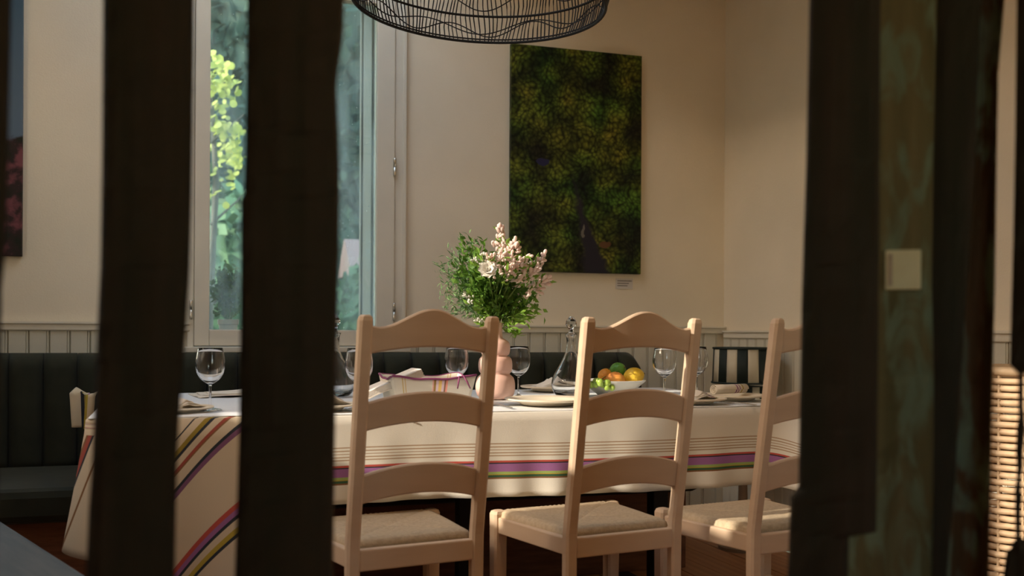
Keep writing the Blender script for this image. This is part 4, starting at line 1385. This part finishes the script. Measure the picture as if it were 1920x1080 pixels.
# ------------------------------------------------------------------ wicker hamper in the sun at far right
wb = thing('wicker_hamper', 'sunlit woven rattan hamper at the far right edge', 'basket', (2.505, 2.50, 0))
NB, NW, HH, RB = 32, 40, 0.88, 0.17
for k in range(NW):
    z = 0.012 + k * (HH - 0.02) / NW
    m = MB()
    pts = [((RB + 0.006 * (1 if (q + k) % 2 else -1)) * math.cos(2 * PI * q / NB), (RB + 0.006 * (1 if (q + k) % 2 else -1)) * math.sin(2 * PI * q / NB), z) for q in range(NB)]
    m.tube(pts, 0.0098, 6, True)
    m.build('weave_strand', M['rattan'], wb, smooth=True)
for q in range(0, NB, 2):
    a = 2 * PI * q / NB
    m = MB(); m.tube([(RB * math.cos(a), RB * math.sin(a), 0.0), (RB * math.cos(a), RB * math.sin(a), HH)], 0.005, 5); m.build('stake', M['rattan'], wb)
m = MB(); m.tube([((RB + 0.002) * math.cos(2 * PI * q / 40), (RB + 0.002) * math.sin(2 * PI * q / 40), HH) for q in range(40)], 0.014, 8, True); m.build('rim', M['rattan'], wb, smooth=True)

# ------------------------------------------------------------------ garden outside the window
m = MB(); m.box(-40, 40, YB + 0.46, 60, -0.35, -0.15); m.box(-40, XL - 0.13, -20, YB + 0.46, -0.35, -0.15); m.box(XL - 0.13, 40, -20, YF - 0.21, -0.35, -0.15)
tag(m.build('ground_outside', M['stone']), kind='structure')
def leaf_cloud(n, c, rx, ry, rz, size, seed, surf=0.6):
    rng = np.random.default_rng(seed)
    d = rng.normal(size=(n, 3)); d /= np.linalg.norm(d, axis=1)[:, None]
    rad = surf + (1 - surf) * rng.random(n)
    lump = 1 + 0.22 * np.sin(d[:, 0] * 7 + seed) * np.sin(d[:, 2] * 6 + 1) + 0.12 * np.sin(d[:, 1] * 13 + d[:, 2] * 9)
    p = d * (rad * lump)[:, None] * np.array([rx, ry, rz]) + np.array(c)
    t1 = rng.normal(size=(n, 3)); t1 /= np.linalg.norm(t1, axis=1)[:, None]
    t2 = np.cross(t1, rng.normal(size=(n, 3))); t2 /= np.linalg.norm(t2, axis=1)[:, None]
    s = (size * (0.6 + 0.8 * rng.random(n)))[:, None]
    V = np.stack([p - t1 * s, p + t2 * s * 0.55, p + t1 * s, p - t2 * s * 0.55], axis=1).reshape(-1, 3)
    mb = MB()
    mb.v = V.tolist()
    mb.f = [(4 * i, 4 * i + 1, 4 * i + 2, 4 * i + 3) for i in range(n)]
    return mb
def core(c, rx, ry, rz, seed):
    b = blob(1, 1, 1, 0, 1, 20)
    rnd = random.Random(seed)
    b.v = [(c[0] + x * rx * (0.8 + 0.12 * math.sin(x * 5 + seed)), c[1] + y * ry * (0.8 + 0.1 * math.sin(z * 6)), c[2] + z * rz * 0.85) for x, y, z in b.v]
    return b
def tree(lab, x, y, h, r, mat, seed, n, leaf=0.13, z0=0.4):
    root = thing('garden_tree', lab, 'tree', (x, y, -0.15), 0, 'trees in the garden')
    m = MB(); m.tube([(0, 0, 0), (0.05, 0.03, h * 0.35), (0.02, 0, h * 0.75)], [0.14, 0.11, 0.05], 10); m.build('trunk', M['bark'], root, smooth=True)
    c = (0, 0, z0 + (h - z0) / 2)
    core(c, r, r, (h - z0) / 2, seed).build('crown', mat, root, smooth=True)
    tag(leaf_cloud(n, c, r, r, (h - z0) / 2, leaf, seed).build('leaves', mat, root), kind='stuff')
tree('dark blue-green tree behind the window\'s left half, leftmost in the garden', -1.5, 13.5, 8.5, 0.95, M['garden_dark'], 1, 4000)
tree('tall dark conifer-green tree straight behind the window', 1.1, 14.0, 9.5, 0.98, M['garden_dark'], 2, 5000)
tree('dark tree behind the window\'s right half, beyond the shed', 3.7, 14.8, 8.8, 0.95, M['garden_dark'], 3, 4000)
for tx, ty, lab in ((-2.9, 17.5, 'dark tree of the garden\'s second row, leftmost'), (-0.2, 17.3, 'dark tree of the second row, between the two left front trees'),
                    (2.5, 17.6, 'dark tree of the second row, between the two right front trees'), (5.2, 18.2, 'dark tree of the second row, rightmost')):
    tree(lab, tx, ty, 10.0, 1.0, M['garden_dark'], int(tx * 10) + 40, 3500)
m = MB(); m.box(-9, 12, 21.0, 21.8, -0.15, 9.0)
hb = tag(leaf_cloud(16000, (1.5, 21.4, 4.5), 10.5, 0.9, 5.0, 0.3, 77, 0.0).build('tall_hedge', M['garden_dark']), 'tall dark hedge closing the garden behind the trees', 'hedge', kind='stuff')
m.build('hedge_core', M['garden_dark'], hb)
tree('mid-green low bush in front of the dark garden trees', 0.55, 10.5, 2.6, 0.75, M['garden_mid'], 4, 2200, 0.09, 0.0)
tree('bright green bush beside the mauve-roofed shed', 2.05, 10.6, 1.9, 0.55, M['garden_mid'], 5, 1800, 0.08, 0.0)
# sunlit yellow-green shrub with round leaves
yr = thing('leafy_shrub', 'sunlit yellow-green tree with round leaves close outside the window', 'shrub', (0.24, 8.3, -0.15), 0)
m = MB(); m.tube([(0, 0, 0), (0.05, 0, 1.2), (0.1, 0, 2.3), (0.05, 0.05, 3.2)], [0.045, 0.035, 0.025, 0.01], 8); m.build('trunk', M['bark'], yr, smooth=True)
ry = random.Random(5)
def disc(mb, p, r, nrm):
    nrm = nrm.normalized(); u = nrm.orthogonal().normalized(); v = nrm.cross(u)
    mb.add([p + (u * math.cos(k * PI / 4) + v * math.sin(k * PI / 4)) * r for k in range(8)], [tuple(range(8))])
m = MB()
for cpx, cpy, cnt, sp in ((402, 105, 8, 12), (410, 130, 34, 22), (425, 150, 26, 16), (400, 165, 26, 18), (432, 178, 10, 12), (415, 200, 14, 16), (400, 230, 22, 16), (420, 240, 24, 16), (440, 250, 18, 14), (440, 275, 24, 14), (418, 275, 14, 18), (445, 305, 22, 14), (420, 300, 10, 18), (405, 320, 12, 16), (440, 340, 8, 16), (410, 370, 6, 20), (380, 140, 40, 30), (370, 220, 40, 30), (360, 300, 40, 30)):
    for k in range(cnt):
        p = on_y(cpx + ry.gauss(0, sp * 0.6), cpy + ry.gauss(0, sp * 0.6), 8.3 + ry.uniform(-0.25, 0.25)) - Vector((0.24, 8.3, -0.15))
        disc(m, p, ry.uniform(0.018, 0.034), Vector((ry.uniform(-1, 0.2), ry.uniform(-1, 0.2), ry.uniform(-0.2, 1))))
tag(m.build('leaves', M['garden_yellow'], yr), kind='stuff')
m = MB()
for k in range(7):
    z = 1.0 + k * 0.32
    m.tube([(0.06, 0, z), (0.06 + 0.25 * (1 if k % 2 else -1), 0.05, z + 0.25)], [0.014, 0.005], 6)
m.build('branches', M['bark'], yr)
# potted shrub on the outside sill
pp = Vector((0.262, YB + 0.33, 0.931))
pt = thing('potted_shrub', 'small green shrub in a pale pink pot on the outside sill', 'plant', pp)
m = MB()
rings = []
for z, h in ((0, 0.033), (0.085, 0.041), (0.086, 0.046), (0.11, 0.047), (0.11, 0.041), (0.09, 0.038)):
    rings.append([(-h, -h, z), (h, -h, z), (h, h, z), (-h, h, z)])
m.loft(rings); m.build('pot', M['pot'], pt, bevel=0.003, fix=True)
m = MB(); m.box(-0.038, 0.038, -0.038, 0.038, 0.085, 0.098); m.build('soil', M['soil'], pt)
tag(leaf_cloud(1400, (0.0, 0.0, 0.235), 0.085, 0.07, 0.135, 0.013, 8, 0.2).build('leaves', M['pot_leaf'], pt), kind='stuff')
m = MB()
for k in range(6): m.tube([(0.01 * math.cos(k), 0.01 * math.sin(k), 0.095), (0.05 * math.cos(k), 0.05 * math.sin(k), 0.24)], 0.002, 5)
m.build('stems', M['stalk'], pt)
# shed
sh = thing('garden_shed', 'small shed with mauve roof beyond the right window pane', 'shed', (2.75, 12.4, -0.15))
m = MB(); m.box(-0.6, 0.6, -0.4, 0.4, 0, 1.85); m.build('shed_wall', M['shedwall'], sh)
m = MB(); m.loft([[(-0.75, -0.55, 1.80), (0.75, -0.55, 1.80), (0.75, 0.55, 1.80), (-0.75, 0.55, 1.80)], [(-0.75, -0.02, 2.25), (0.75, -0.02, 2.25), (0.75, 0.02, 2.25), (-0.75, 0.02, 2.25)]]); m.build('roof', M['shedroof'], sh)

# unseen hedge added left of the house (keeps the low sky out of the left openings)
m = MB(); m.box(-12.6, -12.0, -12, 16, -0.15, 5.3)
hl = tag(leaf_cloud(5000, (-12.3, 2, 2.6), 0.5, 15.0, 2.7, 0.28, 78, 0.0).build('sky_block_hedge', M['garden_dark']), 'unseen tall hedge added left of the house to block the low sky', 'hedge', kind='stuff')
m.build('hedge_core', M['garden_dark'], hl)
